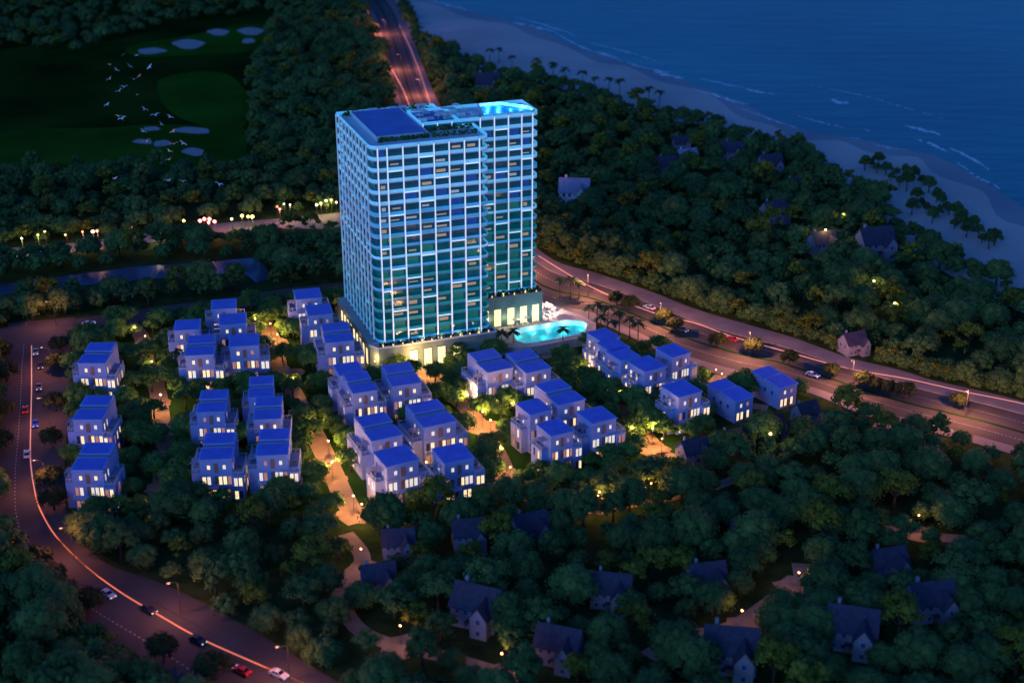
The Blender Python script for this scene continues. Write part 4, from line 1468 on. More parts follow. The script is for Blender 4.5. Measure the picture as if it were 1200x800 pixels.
REG = {
    'sea_wood': [(632, 290), (706, 318), (764, 338), (815, 358), (879, 377), (928, 391), (995, 415), (1049, 428), (1096, 442), (1200, 466), (1330, 500), (1326, 410), (1196, 340), (1136, 316), (1076, 288), (1056, 272), (1036, 236), (1008, 217), (981, 210), (951, 188), (924, 170), (880, 165), (830, 145), (796, 143), (733, 127), (683, 113), (632, 97), (571, 87), (531, 67), (470, 43), (440, 16), (421, -20), (455, -30), (478, 30), (505, 80), (530, 130), (575, 215)],
    'golf_wood': [(330, -30), (395, -30), (425, 10), (440, 40), (449, 75), (463, 130), (500, 225), (470, 240), (400, 246), (317, 255), (267, 259), (200, 267), (100, 281), (-80, 296), (-80, 212), (0, 206), (160, 203), (285, 207), (300, 150), (292, 118), (305, 70), (325, 30)],
    'far_wood': [(-120, -40), (330, -40), (320, 15), (240, 24), (150, 40), (100, 62), (0, 60), (-120, 66)],
    'canal_wood': [(-80, 308), (60, 300), (130, 293), (200, 283), (267, 275), (330, 270), (470, 264), (420, 330), (330, 337), (322, 322), (308, 300), (250, 304), (167, 309), (110, 316), (50, 324), (-80, 338)],
    'street_wood': [(-80, 358), (60, 343), (160, 333), (250, 326), (290, 326), (330, 337), (260, 348), (173, 359), (93, 371), (-80, 392)],
    'corner_wood': [(-120, 640), (-10, 650), (14, 668), (40, 703), (80, 740), (133, 776), (190, 812), (260, 870), (-120, 900)],
    'left_wood': [(-90, 400), (3, 402), (0, 440), (-2, 480), (-5, 560), (-8, 610), (-20, 640), (-90, 640)],
    'front_wood': [(82, 607), (150, 616), (300, 596), (430, 609), (600, 594), (690, 575), (760, 570), (800, 545), (850, 525), (910, 500), (960, 480), (990, 488), (1049, 503), (1105, 517), (1150, 530), (1290, 570), (1330, 900), (470, 900), (470, 850), (420, 818), (353, 776), (277, 730), (197, 690), (133, 667), (104, 645)],
}
REGW = {k: [at(*p)[:2] for p in v] for k, v in REG.items()}


def poisson(poly, rmin, tries, jitter, clash, dens=None):
    xs, ys = [p[0] for p in poly], [p[1] for p in poly]
    x0, x1, y0, y1 = min(xs), max(xs), min(ys), max(ys)
    cell = rmin
    grid = {}
    out = []
    for _ in range(tries):
        x, y = rng.uniform(x0, x1), rng.uniform(y0, y1)
        if not inpoly(x, y, poly):
            continue
        gi, gj = int(x // cell), int(y // cell)
        ok = True
        for i in (-1, 0, 1):
            for j in (-1, 0, 1):
                for (qx, qy) in grid.get((gi + i, gj + j), ()):
                    if (qx - x) ** 2 + (qy - y) ** 2 < rmin * rmin:
                        ok = False
        if not ok or clash(x, y):
            continue
        grid.setdefault((gi, gj), []).append((x, y))
        out.append((x, y))
    return out


forest = []
for k, poly in REGW.items():
    rmin = {'front_wood': 6.0, 'corner_wood': 6.2, 'far_wood': 9.0}.get(k, 6.2)
    xs, ys = [p[0] for p in poly], [p[1] for p in poly]
    area = (max(xs) - min(xs)) * (max(ys) - min(ys))
    for (x, y) in poisson(poly, rmin, int(area / (rmin * rmin) * 7), 0, lambda x, y: blocked(x, y, 4.2)):
        s = rng.choice([rng.uniform(0.55, 0.8), rng.uniform(0.8, 1.05), rng.uniform(1.0, 1.28)]) * (1.10 if k in ('front_wood', 'corner_wood') else 1.0)
        if k == 'front_wood':
            s *= 0.92
        forest.append((x, y, s, k))


# low growth along the seaward kerb of the highway and the outer kerb of the left road
for edge, sgn, n_ in ((hw_up, -1, 3), (lr_out, -1, 2)):
    E_ = smooth([at(*p) for p in edge], 14)
    for i in range(1, len(E_) - 1):
        d = E_[i + 1] - E_[i - 1]
        d = d[:2] / (np.linalg.norm(d[:2]) + 1e-9)
        nn = np.array((-d[1], d[0]))
        if edge is hw_up and nn[0] < 0:
            nn = -nn
        if edge is lr_out and nn[0] > 0:
            nn = -nn
        for _ in range(n_):
            p = E_[i][:2] + nn * rng.uniform(0.8, 6.0) + d * rng.uniform(-3, 3)
            if p[1] < 1150 and not any(inpoly(p[0], p[1], q) for q in ROADS) and all(math.hypot(p[0] - c_[0], p[1] - c_[1]) > 7 for c_ in CPOS):
                forest.append((p[0], p[1], rng.uniform(0.3, 0.62), 'sea_wood' if edge is hw_up else 'left_wood'))


def visible(x, y, m_=40):
    u, v, d = pix(x, y, 4.0)
    return -m_ < u < 1200 + m_ and -m_ < v < 800 + m_


ranked = sorted([f for f in forest if visible(f[0], f[1], 10)], key=lambda f: -f[2] / pix(f[0], f[1], 4.0)[2])
near = ranked[:300]
near_set = set((f[0], f[1]) for f in near)
rest = [f for f in forest if (f[0], f[1]) not in near_set]
LAB = {'front_wood': ('round crowned dark green tree in the wood below the villas', 'trees of the wood below the villas'),
       'corner_wood': ('dark leafy tree in the corner outside the bend of the left road', 'trees outside the bend of the left road'),
       'left_wood': ('dark leafy tree along the outer edge of the left road', 'trees along the left road'),
       'sea_wood': ('dark tree of the seaside wood at the highway edge', 'near trees of the seaside wood'),
       'street_wood': ('dark tree between the canal and the north street', 'trees beside the canal'),
       'canal_wood': ('dark tree on the far bank of the canal', 'trees on the far bank of the canal'),
       'golf_wood': ('dark tree of the wood below the golf course', 'trees below the golf course'),
       'far_wood': ('dark tree beyond the golf course', 'trees beyond the golf course')}
tproto = []
for i in range(NV):
    t = thing('broadleaf_tree', 'x', 'tree')
    link('trunk', wood_tr[i % 3], t)
    link('crown', wood_me[i], t)
    tproto.append([t, False])
for i, (x, y, s, k) in enumerate(near):
    pr = tproto[i % NV]
    o = copy_tree(pr[0]) if pr[1] else pr[0]
    pr[1] = True
    o.location = (x, y, 0)
    o.rotation_euler = (0, 0, rng.uniform(0, 6.28))
    o.scale = (s, s, s * rng.uniform(0.85, 1.15))
    tag(o, LAB[k][0], 'tree', LAB[k][1])

# everything farther reads as one mass of crowns
VV, FF, MI = [], [], []
off = 0
for i, (x, y, s, k) in enumerate(rest):
    v, f = wood_far[i % NV]
    a = rng.uniform(0, 6.28)
    ca, sa = math.cos(a), math.sin(a)
    zs = s * rng.uniform(0.8, 1.2)
    w = np.stack([(v[:, 0] * ca - v[:, 1] * sa) * s + x, (v[:, 0] * sa + v[:, 1] * ca) * s + y, v[:, 2] * zs], 1)
    VV.append(w)
    FF.append((f, off))
    MI += [{'leaf_wood': 0, 'leaf_wood_dark': 1, 'leaf_wood_olive': 2}[WOODM[i % NV]]] * len(f)
    off += len(v)
allv = np.concatenate(VV)
loops, starts, totals = [], [], []
cnt = 0
for f, o_ in FF:
    for q in f:
        starts.append(cnt)
        totals.append(len(q))
        loops.extend([t + o_ for t in q])
        cnt += len(q)
me = bpy.data.meshes.new('woodland')
me.vertices.add(len(allv))
me.vertices.foreach_set('co', allv.ravel())
me.loops.add(len(loops))
me.loops.foreach_set('vertex_index', loops)
me.polygons.add(len(starts))
me.polygons.foreach_set('loop_start', starts)
me.polygons.foreach_set('loop_total', totals)
for k in ('leaf_wood', 'leaf_wood_dark', 'leaf_wood_olive'):
    me.materials.append(M[k])
me.polygons.foreach_set('material_index', MI)
me.update(calc_edges=True)
me.validate()
wd = link('woodland', me)
tag(wd, 'dense dark wood of round crowned trees reaching to the beach and golf course', 'woodland', None, 'stuff')

# umbrella trees of the estate
estate = [at(*p)[:2] for p in [(88, 385), (173, 378), (330, 357), (405, 352), (440, 430), (560, 425), (640, 402), (700, 386), (757, 410), (830, 442), (900, 452), (955, 466), (905, 486), (830, 512), (760, 568), (690, 575), (600, 594), (430, 609), (300, 596), (150, 616), (82, 604)]]
uproto = []
for i in range(NV):
    t = thing('umbrella_tree', 'x', 'tree')
    link('trunk', umb_tr[i % 3], t)
    link('crown', umb_me[i], t)
    uproto.append([t, False])
FIX = [(452, 428), (462, 433), (470, 428), (536, 424), (548, 421), (560, 416), (570, 412), (528, 432), (578, 420), (545, 432), (690, 412), (405, 420), (398, 402)]
ulist = [at(*p)[:2] for p in FIX] + poisson(estate, 3.9, 16000, 0, lambda x, y: blocked(x, y, 2.9, True))
for i, (x, y) in enumerate(ulist[:296]):
    pr = uproto[i % NV]
    o = copy_tree(pr[0]) if pr[1] else pr[0]
    pr[1] = True
    s = rng.uniform(0.72, 1.22)
    o.location = (x, y, 0)
    o.rotation_euler = (0, 0, rng.uniform(0, 6.28))
    o.scale = (s, s, s * rng.uniform(0.85, 1.05))
    tag(o, 'flat crowned green garden tree standing between the blue roofed villas', 'tree', 'garden trees between the villas')

# roadside trees
rproto = []
for i in range(2):
    t = thing('roadside_tree', 'x', 'tree')
    link('trunk', umb_tr[i], t)
    link('crown', road_me[i], t)
    rproto.append([t, False])
RT = [(840, 408, 'm'), (882, 415, 'm'), (924, 428, 'm'), (973, 443, 'm'), (1012, 455, 'm'), (1026, 459, 'm'), (1042, 463, 'm'), (1060, 467, 'm'), (1122, 478, 'm'), (790, 388, 'm'), (777, 380, 'm'), (738, 364, 'm'), (722, 358, 'm'),
      (69, 413, 'l'), (68, 435, 'l'), (66, 482, 'l'), (62, 524, 'l'), (60, 572, 'l'), (64, 598, 'l'), (4, 420, 'l'), (8, 448, 'l'), (5, 490, 'l'), (2, 528, 'l'), (104, 718, 'b'), (60, 690, 'b'), (45, 672, 'b'), (192, 772, 'b'), (250, 798, 'b'), (78, 706, 'b')]
for i, (px, py, k) in enumerate(RT):
    pr = rproto[i % 2]
    o = copy_tree(pr[0]) if pr[1] else pr[0]
    pr[1] = True
    gx, gy, _ = at(px, py)
    o.location = (gx, gy, 0.05)
    s = rng.uniform(0.8, 1.05) * (1.15 if k != 'm' else 0.95)
    o.scale = (s, s, s)
    o.rotation_euler = (0, 0, rng.uniform(0, 6))
    tag(o, {'m': 'olive leafed tree on the median of the highway', 'l': 'dark rounded tree beside the straight of the left road', 'b': 'dark rounded tree on the outer verge of the curving road'}[k], 'tree',
        {'m': 'trees on the highway median', 'l': 'trees lining the left road', 'b': 'trees on the verge of the curve'}[k])


# palms
def palm_crown(seed, n_fr=13, L_=3.0):
    r = random.Random(seed)
    b_ = MB()
    for k in range(n_fr):
        a = 2 * math.pi * k / n_fr + r.uniform(-0.15, 0.15)
        el = r.uniform(0.1, 0.95)
        pts = []
        for i in range(6):
            t = i / 5
            rr_ = L_ * t * math.cos(el * (1 - t * 0.6))
            z = L_ * (math.sin(el) * t - 0.85 * t * t)
            pts.append(np.array((rr_ * math.cos(a), rr_ * math.sin(a), z)))
        side = np.array((-math.sin(a), math.cos(a), 0))
        for i in range(5):
            for sgn in (-1, 1):
                w0 = 0.55 * math.sin(math.pi * min(1, (i + 0.6) / 5.6))
                w1 = 0.55 * math.sin(math.pi * min(1, (i + 1.5) / 5.6))
                dn = np.array((0, 0, -0.25))
                b_.face([pts[i], pts[i + 1], pts[i + 1] + sgn * side * w1 + dn * w1 * 1.4, pts[i] + sgn * side * w0 + dn * w0 * 1.4])
    return b_


pal = thing('palm_tree', 'x', 'palm tree')
MB().tube([(0, 0, 0), (0.15, 0, 3), (0.2, 0.05, 6.0), (0.1, 0.0, 8.0)], [0.24, 0.17, 0.14, 0.12], 7).build('trunk', M['trunk'], pal, True)
pc = palm_crown(4).build('crown', M['leaf_palm'], pal)
pc.location = (0.1, 0, 8.0)
PALMS = []
for p in [(700, 384), (712, 388), (725, 393), (738, 398), (704, 396), (718, 402), (690, 380), (748, 404), (678, 352), (656, 347), (668, 352)]:
    PALMS.append((*p, 0.95, 'slim palm on the pavement between the pool and the highway', 'palms along the highway pavement'))
for p in [(660, 409), (602, 412), (587, 416)]:
    PALMS.append((*p, 0.95, 'palm in front of the turquoise pool', 'palms in front of the pool'))
for p in [(574, 76), (585, 74), (629, 90), (662, 101), (682, 105), (697, 108), (713, 112), (726, 115), (747, 122), (760, 124), (772, 129), (600, 82), (648, 96)]:
    PALMS.append((*p, 1.15, 'dark palm at the edge of the pale beach', 'palms at the beach edge'))
BUSH = [(1013, 200), (1027, 203), (1029, 194), (1050, 208), (1054, 218), (1080, 218), (1060, 207), (1097, 238), (1079, 243), (1112, 252), (1125, 262), (1140, 270), (1118, 268), (1150, 285), (1165, 288), (1102, 244), (1068, 252), (1132, 278), (1092, 262), (1020, 197), (1038, 205), (1044, 213), (1062, 224), (1070, 212), (1088, 226), (1108, 248), (1120, 256), (1085, 250), (1074, 236), (1146, 278), (1158, 292), (1128, 268), (1100, 255)]
sb = thing('shoreline_tree', 'dark oval tree standing on the pale sand at the right end of the beach', 'tree', (0, 0, 0), 0, 'trees on the sand')
link('trunk', trunk_mesh(5.6, 0.28, 66, 4, 2.0), sb)
link('crown', to_mesh('crown', *dome_crown(411, 18, 3.4, 2.0, 9.5, 700, 0.34), M['leaf_wood_dark']), sb)
for i, (px, py) in enumerate(BUSH):
    o = copy_tree(sb) if i else sb
    gx, gy, _ = at(px, py)
    o.location = (gx, gy, 0)
    s_ = rng.uniform(0.5, 0.95)
    o.scale = (s_, s_, s_ * rng.uniform(0.8, 1.3))
    o.rotation_euler = (0, 0, rng.uniform(0, 6))
for (p, lab) in [((97, 452), 'palm at the front of the farthest roadside villa'), ((127, 520), 'palm at the front of the middle roadside villa'), ((315, 572), 'palm at the front of the nearest stacked villa'),
                 ((432, 487), 'palm before the twin villa below the tower corner'), ((210, 438), 'palm before the back left twin villa'), ((595, 470), 'palm between the pair of villas below the pool'),
                 ((770, 478), 'tall dark palm at the villa with the glass terrace'), ((505, 512), 'palm left of the villa beside the glowing ground patch'), ((530, 582), 'palm at the lower centre right villa')]:
    PALMS.append((*p, 0.85, lab, None))
for i, (px, py, s, lab, grp) in enumerate(PALMS):
    o = copy_tree(pal) if i else pal
    gx, gy, _ = at(px, py)
    o.location = (gx, gy, 0)
    o.rotation_euler = (0, 0, rng.uniform(0, 6))
    s *= rng.uniform(0.85, 1.15)
    o.scale = (s, s, s)
    tag(o, lab, 'palm tree', grp or 'palms at the villa fronts')

# ------------------------------------------------------------------ lamps
glamp = thing('garden_lamp', 'x', 'lamp')
MB().tube([(0, 0, 0), (0, 0, 4.6)], [0.06, 0.045], 6).build('pole', M['metal'], glamp)
MB().tube([(0, 0, 4.6), (0, 0, 4.7), (0, 0, 4.9), (0, 0, 5.02)], [0.06, 0.2, 0.2, 0.05], 8).build('lamp_globe', M['lamp_warm'], glamp)
lamp_light('garden_lamp_light', glamp, (0, 0, 5.35), 1250, (1.0, 0.46, 0.15), 0.2)
GL = [(172, 410), (180, 440), (190, 480), (191, 520), (190, 560), (186, 600), (318, 395), (326, 408), (345, 460), (372, 510), (386, 535), (390, 560), (415, 600), (425, 610),
      (500, 448), (548, 480), (566, 500), (575, 510), (588, 545), (598, 566), (625, 470), (690, 445), (726, 478), (752, 505), (764, 520), (775, 532), (488, 438), (515, 440),
      (440, 440), (420, 405), (405, 375), (700, 430), (845, 455), (838, 450), (300, 390), (160, 400), (640, 450), (600, 490), (560, 470), (470, 500), (500, 560), (740, 520), (755, 590), (700, 600), (440, 610)]
STRONG = [(190, 480), (191, 520), (190, 560), (318, 395), (326, 408), (386, 535), (390, 560), (415, 600), (566, 500), (575, 510), (588, 545), (764, 520), (775, 532), (488, 438), (548, 480)]
for i, (px, py) in enumerate(GL):
    o = copy_tree(glamp) if i else glamp
    gx, gy, _ = at(px, py)
    o.location = (gx, gy, 0)
    if (px, py) in STRONG:
        for ch in o.children:
            if ch.type == 'LIGHT':
                ch.data = bpy.data.lights.get('patch_lamp_light') or ch.data.copy()
                ch.data.name = 'patch_lamp_light'
                ch.data.energy = 3800
    tag(o, 'slim garden lamp with a warm globe beside a lane of the villa estate', 'lamp', 'garden lamps of the estate')

slamp = thing('street_lamp', 'x', 'street lamp')
MB().tube([(0, 0, 0), (0, 0, 8.4), (0, -0.5, 8.9), (0, -1.8, 9.1)], [0.10, 0.07, 0.06, 0.05], 6).build('pole', M['metal'], slamp)
MB().box(-0.16, 0.16, -2.4, -1.8, 9.0, 9.14).build('lamp_head', M['lamp_orange'], slamp)
lamp_light('street_lamp_light', slamp, (0, -2.1, 8.8), 15000, (1.0, 0.36, 0.20), 0.3)
first = True
L = [at(*p) for p in hw_up]
R = [at(*p) for p in hw_lo]
Ls, Rs = smooth(L, 8), smooth(R, 8)
acc = 0
prev = None
for i in range(len(Ls)):
    p = Ls[i] + (Rs[i] - Ls[i]) * 0.575
    if prev is not None:
        acc += np.linalg.norm(p - prev)
    prev = p
    if acc < 34 and not first:
        continue
    acc = 0
    if p[1] > 640:
        continue
    d = Rs[i] - Ls[i]
    o = slamp if first else copy_tree(slamp)
    first = False
    o.location = (p[0], p[1], 0.05)
    o.rotation_euler = (0, 0, math.atan2(d[1], d[0]) + math.pi / 2)
    tag(o, 'slim street lamp with an orange head on the highway median', 'street lamp', 'street lamps on the highway')
for (px, py) in ((452, 40), (470, 82), (492, 112)):
    o = copy_tree(slamp)
    gx, gy, _ = at(px, py)
    o.location = (gx, gy, 0.05)
    for ch in o.children:
        if ch.type == 'LIGHT':
            ch.data = bpy.data.lights.get('far_street_light') or ch.data.copy()
            ch.data.name = 'far_street_light'
            ch.data.energy = 11000
            ch.data.color = (1.0, 0.28, 0.16)
    tag(o, 'slim street lamp beside the highway beyond the tower', 'street lamp', 'street lamps beyond the tower')
Ls, Rs = smooth([at(*p) for p in lr_out], 8), smooth([at(*p) for p in lr_in], 8)
acc, prev = 30, None
for i in range(len(Ls)):
    p = Ls[i] + (Rs[i] - Ls[i]) * 0.74
    if prev is not None:
        acc += np.linalg.norm(p - prev)
    prev = p
    if acc < 36:
        continue
    acc = 0
    d = Ls[i] - Rs[i]
    o = copy_tree(slamp)
    o.location = (p[0], p[1], 0.05)
    o.rotation_euler = (0, 0, math.atan2(d[1], d[0]) + math.pi / 2)
    for ch in o.children:
        if ch.type == 'LIGHT':
            ch.data = bpy.data.lights.get('left_street_light') or ch.data.copy()
            ch.data.name = 'left_street_light'
            ch.data.energy = 3400
            ch.data.color = (1.0, 0.30, 0.18)
    tag(o, 'slim street lamp with an orange head beside the left road', 'street lamp', 'street lamps on the left road')

# car light trails built as solid glowing strips on the roads
lane_a = smooth([at(*p) for p in [(37, 405), (37, 457), (36, 500), (36, 542), (42, 581), (50, 603), (67, 630), (100, 663), (140, 693), (180, 717), (233, 747), (300, 777), (350, 798), (400, 820)]], 8)
o = ribbon(lane_a[30:], 0.30, 0.06, 0.10).build('light_trail', M['trail_glow'])
tag(o, 'glowing red orange light trail following the curve of the left road', 'light trail')
o = ribbon(lane_a[:31], 0.30, 0.06, 0.10).build('light_trail', M['trail_glow_soft'])
tag(o, 'fainter light trail along the straight upper part of the left road', 'light trail')
lane_b = smooth([at(*p) for p in [(631, 300), (692, 336), (764, 366), (815, 379), (860, 395), (928, 414), (995, 432), (1063, 444), (1130, 459), (1198, 473), (1300, 500)]], 8)
o = ribbon(lane_b, 0.40, 0.06, 0.10).build('light_trail', M['trail_glow_soft'])
tag(o, 'pinkish light trail along the sea side of the highway right of the tower', 'light trail')
for px, lab in (([(430, 10), (440, 40), (456, 75), (472, 105), (482, 130)], 'orange light trail on the left of the highway above the tower'),
                ([(468, 30), (480, 55), (492, 85), (502, 115), (506, 128)], 'orange light trail on the right of the highway above the tower')):
    o = ribbon(smooth([at(*p) for p in px], 6), 0.45, 0.06, 0.10).build('light_trail', M['trail_glow_dim'])
    tag(o, lab, 'light trail')

# lantern lights along the market road
LT = [(28, 292, 'lamp_cream', .5), (55, 284, 'lamp_yellow', .5), (47, 288, 'lamp_yellow', .5), (79, 288, 'lamp_yellow', .5), (99, 284, 'lamp_orange', .6), (111, 284, 'lamp_cream', .9), (116, 283, 'lamp_orange', .9), (156, 280, 'lamp_red', .8),
      (186, 281, 'lamp_cream', .5), (217, 271, 'lamp_yellow', .8), (236, 271, 'lamp_red', 1.0), (241, 269, 'lamp_red', 1.0), (247, 269, 'lamp_red', 1.0), (253, 272, 'lamp_red', 1.0), (246, 273, 'lamp_red', .8), (273, 269, 'lamp_cream', .7), (285, 265, 'lamp_yellow', .9),
      (292, 266, 'lamp_yellow', .8), (297, 266, 'lamp_yellow', 1.0), (326, 254, 'lamp_orange', .7), (329, 257, 'lamp_red', .6), (334, 251, 'lamp_cream', .5), (341, 252, 'lamp_cream', .5), (372, 252, 'lamp_cream', .7), (377, 250, 'lamp_yellow', .7), (383, 247, 'lamp_cream', .7), (389, 246, 'lamp_yellow', .6), (395, 249, 'lamp_cream', .6)]
lm = {}
GLOW = {'lamp_red': (1.0, 0.25, 0.2), 'lamp_yellow': (1.0, 0.75, 0.25), 'lamp_cream': (1.0, 0.75, 0.45), 'lamp_orange': (1.0, 0.45, 0.2)}
for i, (px, py, k, s) in enumerate(LT):
    t = thing('market_lantern', {'lamp_red': 'round red lantern glowing on a post beside the market road', 'lamp_yellow': 'round yellow lantern glowing on a post beside the market road', 'lamp_cream': 'small cream lantern glowing on a post beside the market road', 'lamp_orange': 'small orange lantern glowing on a post beside the market road'}[k], 'lantern', at(px, py + 5), 0, k.replace('lamp_', '') + ' lanterns on the market road')
    if 'pole' not in lm:
        lm['pole'] = MB().tube([(0, 0, 0), (0, 0, 5.6)], [0.08, 0.06], 5).mesh('post', M['metal'])
    if k not in lm:
        lm[k] = MB().tube([(0, 0, -0.62), (0, 0, -0.4), (0, 0, 0), (0, 0, 0.4), (0, 0, 0.62)], [0.2, 0.55, 0.75, 0.55, 0.2], 8).mesh('lantern_globe', M[k])
    link('post', lm['pole'], t)
    gl_ = link('lantern_globe', lm[k], t, (0, 0, 6.1))
    gl_.scale = (s, s, s)
    if i % 2 == 0:
        ll = lamp_light('lantern_light_' + k, t, (0, -0.9, 5.0), 1300, GLOW[k], 0.3)
# golden lights in the seaside wood
for i, (px, py, lab) in enumerate([(965, 296, 'golden lamp lighting a tree in the seaside wood'), (1104, 314, 'golden lamp by the beach palms in the seaside wood'), (1021, 358, 'lamp in the middle of the seaside wood'), (900, 543, 'lone golden lamp in the wood below the highway'), (1045, 385, 'faint lamp in the seaside wood near the highway'), (985, 278, 'second lamp right of the golden tree'), (424, 664, 'low lamp over the sandy lane beside the warm lit cottage gable'), (470, 755, 'low lamp over the sandy strip in the lower left wood'), (588, 788, 'low lamp over the sandy strip at the bottom edge'), (934, 692, 'low lamp over the clearing in the lower right wood'), (1074, 624, 'low lamp over the lane at the far right of the lower wood'), (702, 596, 'low lamp over the lane just below the estate'), (762, 586, 'low lamp at the bright end of the lane below the estate'), (868, 737, 'low lamp over the curving lane at the lower right')]):
    t = thing('wood_lamp', lab, 'lamp', at(px, py))
    lane_lamp = lab.startswith('low lamp')
    MB().tube([(0, 0, 0), (0, 0, 8.6)], [0.09, 0.06], 6).build('post', M['metal'], t)
    MB().tube([(0, 0, 8.6), (0, 0, 8.8), (0, 0, 9.2), (0, 0, 9.4)], [0.1, 0.42, 0.42, 0.1], 8).build('lamp_globe', M['lamp_orange'] if lane_lamp else M['lamp_warm'], t)
    lamp_light('lane_lamp_light' if lane_lamp else 'wood_lamp_light', t, (0.0, -0.4, 9.9), 700 if lane_lamp else 900, (1.0, 0.42, 0.20) if lane_lamp else (1.0, 0.62, 0.16), 0.3)
    if lane_lamp:
        t.scale = (0.55, 0.55, 0.55)

# ------------------------------------------------------------------ cars
PAINT = {}


def paint(c):
    if c not in PAINT:
        rgb = {'white': (0.75, 0.75, 0.76), 'silver': (0.42, 0.43, 0.45), 'red': (0.55, 0.03, 0.03), 'blue': (0.03, 0.09, 0.60), 'black': (0.03, 0.03, 0.035), 'grey': (0.16, 0.16, 0.19)}[c]
        PAINT[c] = mat('car_paint_' + c, rgb, 0.3, 0.04, 0.8, spec=0.5)
    return PAINT[c]


M['head'] = mat('headlight_glow', (0.8, 0.8, 0.8), 0.3, emit=(1.0, 0.9, 0.75), estr=1.3)
M['tail'] = mat('taillight_glow', (0.5, 0.02, 0.02), 0.3, emit=(1.0, 0.05, 0.03), estr=1.3)
body_cache = {}


def body_mesh(c):
    if c in body_cache:
        return body_cache[c]
    b_ = MB()
    # side profile (y along the car, front at -y), extruded with tumblehome
    low = [(-2.15, 0.35), (-2.2, 0.62), (-1.95, 0.82), (-0.95, 0.95), (1.55, 0.98), (2.1, 0.9), (2.15, 0.4)]
    n_ = len(low)
    wl_, wr_ = [(-0.86, y, z) for y, z in low], [(0.86, y, z) for y, z in low]
    b_.face(wl_[::-1] if False else wl_)
    b_.face(wr_[::-1])
    for i in range(n_):
        j = (i + 1) % n_
        b_.face([wl_[j], wl_[i], wr_[i], wr_[j]])
    # roof plate and pillars
    b_.face([(-0.62, -0.25, 1.45), (0.62, -0.25, 1.45), (0.62, 0.95, 1.44), (-0.62, 0.95, 1.44)])
    b_.face([(-0.62, 0.95, 1.40), (0.62, 0.95, 1.40), (0.62, -0.25, 1.41), (-0.62, -0.25, 1.41)])
    for sx in (-1, 1):
        for (ya, za, yb, zb2) in ((-0.98, 0.95, -0.25, 1.43), (1.6, 0.98, 0.95, 1.42), (0.3, 0.96, 0.35, 1.43)):
            b_.tube([(sx * 0.80, ya, za), (sx * 0.62, yb, zb2)], [0.05, 0.05], 4)
    me_ = b_.mesh('body', paint(c))
    body_cache[c] = me_
    return me_


gl = MB()
a0, a1 = [(-0.80, -0.95, 0.955), (0.80, -0.95, 0.955), (0.80, 1.55, 0.985), (-0.80, 1.55, 0.985)], [(-0.60, -0.25, 1.405), (0.60, -0.25, 1.405), (0.60, 0.93, 1.395), (-0.60, 0.93, 1.395)]
for i in range(4):
    j = (i + 1) % 4
    gl.face([a0[i], a0[j], a1[j], a1[i]])
glass_me = gl.mesh('windows', M['dark'])
wh = MB()
wh.tube([(-0.1, 0, 0), (0.1, 0, 0)], [0.32, 0.32], 12)
wheel_me = wh.mesh('wheel', M['tyre'])
head_me = MB().box(-0.18, 0.18, -0.04, 0.04, -0.07, 0.07).mesh('headlight', M['head'])
tail_me = MB().box(-0.16, 0.16, -0.03, 0.03, -0.07, 0.07).mesh('taillight', M['tail'])


def car(px, py, rz, c, lab, name='car'):
    gx, gy, _ = at(px, py)
    t = thing(name, lab, 'car', (gx, gy, 0.055), rz, 'cars on the roads')
    link('body', body_mesh(c), t)
    link('windows', glass_me, t)
    for sx in (-0.78, 0.78):
        for sy in (-1.35, 1.32):
            link('wheel', wheel_me, t, (sx, sy, 0.32))
    for sx in (-0.6, 0.6):
        link('headlight', head_me, t, (sx, -2.19, 0.66))
        link('taillight', tail_me, t, (sx, 2.14, 0.75))
    return t


def road_dir(pa, pb):
    a, c = at(*pa), at(*pb)
    return math.atan2(c[1] - a[1], c[0] - a[0]) + math.pi / 2     # front (-y) looks from pa to pb


hwr = road_dir((700, 345), (830, 392))
hwl = road_dir((830, 392), (700, 345))
car(761, 362, hwl, 'white', 'white car on the highway closest to the tower')
car(799, 388, hwr, 'grey', 'grey car on the highway between the white and the red car')
car(857, 399, hwl, 'red', 'red car with glowing lights on the highway')
car(952, 441, road_dir((900, 420), (1000, 452)), 'white', 'white car on the highway beside the villa at the far right')
car(127, 698, road_dir((100, 672), (180, 725)), 'white', 'white car on the curve of the left road')
car(42, 414, road_dir((42, 400), (42, 500)), 'silver', 'silver car highest on the left road')
car(48, 430, road_dir((48, 400), (46, 500)), 'black', 'black car behind the silver car on the left road')
car(46, 455, road_dir((48, 400), (46, 500)), 'grey', 'dark grey car on the left road beside the second tree')
car(30, 482, road_dir((30, 520), (32, 430)), 'red', 'red car on the left road beside the middle villa')
car(42, 498, road_dir((42, 430), (40, 540)), 'blue', 'blue car on the left road beside the middle villa')
car(32, 534, road_dir((32, 560), (32, 470)), 'white', 'white car on the left road beside the bend villa')
car(104, 381, road_dir((60, 388), (170, 368)), 'white', 'white car on the north street behind the roadside villas')
car(17, 632, road_dir((40, 660), (10, 610)), 'red', 'red car parked on the outer side of the left road curve')
car(30, 650, road_dir((10, 610), (50, 680)), 'blue', 'blue car parked on the outer side of the left road curve')
car(175, 716, road_dir((140, 690), (220, 740)), 'black', 'black car at the glowing line on the curve')
car(232, 752, road_dir((200, 730), (280, 770)), 'black', 'black car further down the glowing line')
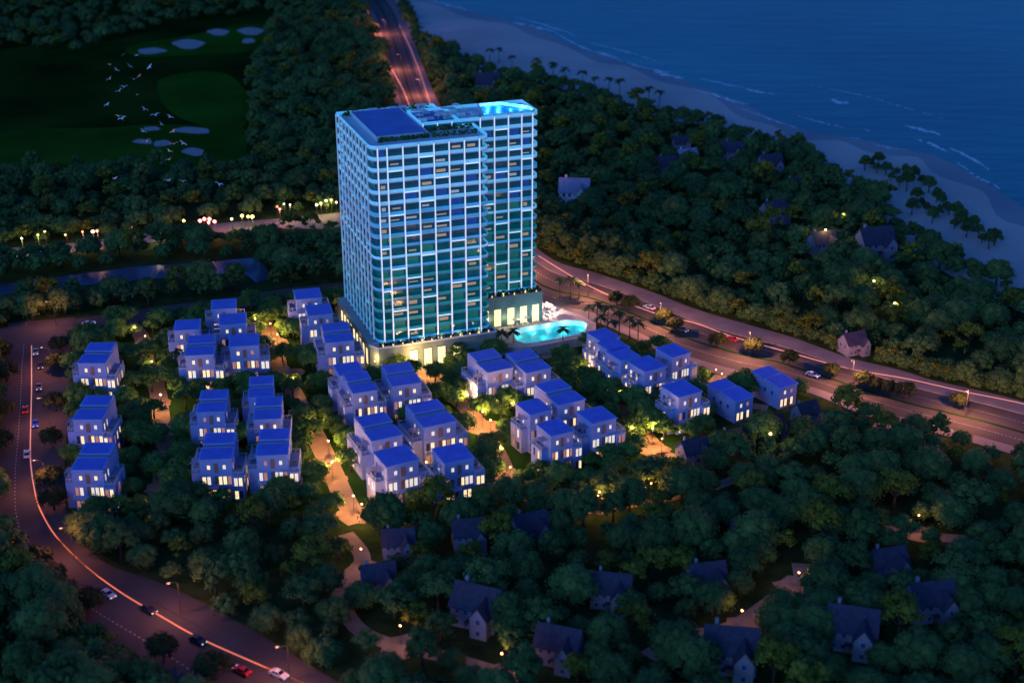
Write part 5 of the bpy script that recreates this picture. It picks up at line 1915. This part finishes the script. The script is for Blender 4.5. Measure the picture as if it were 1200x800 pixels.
car(284, 788, road_dir((300, 795), (220, 755)), 'red', 'red car at the bottom of the left road')
car(327, 792, road_dir((280, 768), (350, 800)), 'white', 'white car at the very bottom of the left road')

# ------------------------------------------------------------------ birds over the golf course
bd = MB()
bd.tube([(0, -0.42, 0), (0, -0.25, 0.03), (0, 0.0, 0.02), (0, 0.28, 0.0), (0, 0.48, 0.0)], [0.02, 0.06, 0.10, 0.06, 0.015], 7)
bd.tube([(0, -0.42, 0.0), (0, -0.62, 0.01)], [0.03, 0.01], 5)
for sx in (-1, 1):
    for (xa, xb, za, zb2, ca_, cb_) in ((0.05, 0.42, 0.03, 0.24, 0.22, 0.20), (0.42, 0.86, 0.24, 0.16, 0.20, 0.05)):
        q = [(sx * xa, -ca_ * 0.6, za), (sx * xb, -cb_ * 0.6, zb2), (sx * xb, cb_ * 0.8, zb2), (sx * xa, ca_ * 0.8, za)]
        bd.face(q)
        bd.face([(x, y, z + 0.015) for x, y, z in q[::-1]])
bird_me = bd.mesh('white_bird', M['bird'])
BIRDS = [(430, 190), (475, 193), (380, 225), (404, 243), (450, 231), (520, 233), (380, 275), (465, 275), (484, 265), (432, 302), (414, 316), (477, 329), (372, 364), (502, 380), (412, 404), (424, 412), (539, 400), (591, 407), (560, 432), (497, 457), (600, 458), (508, 491), (604, 500), (635, 498), (588, 525), (586, 555), (400, 620), (585, 627), (635, 630), (760, 640)]
for i, (zx, zy) in enumerate(BIRDS):
    px, py = zx / 2.963, zy / 2.963
    z = 42 + 14 * ((i * 37) % 11) / 11.0
    # flying height decides the distance: the flock is between the camera and the golf course
    gx, gy, gz = at(px, py, z)
    o = link('white_bird', bird_me, None, (gx, gy, gz))
    o.rotation_euler = (random.uniform(-0.5, 0.5), random.uniform(-0.8, 0.8), random.uniform(-0.6, 0.9))
    s = random.uniform(1.6, 2.2)
    o.scale = (s, s, s)
    tag(o, 'white bird flying in a loose flock over the dark golf course', 'bird', 'flock of white birds')
print('forest', len(forest), 'near', len(near), 'village trees', len(ulist), 'objects', len(bpy.data.objects))
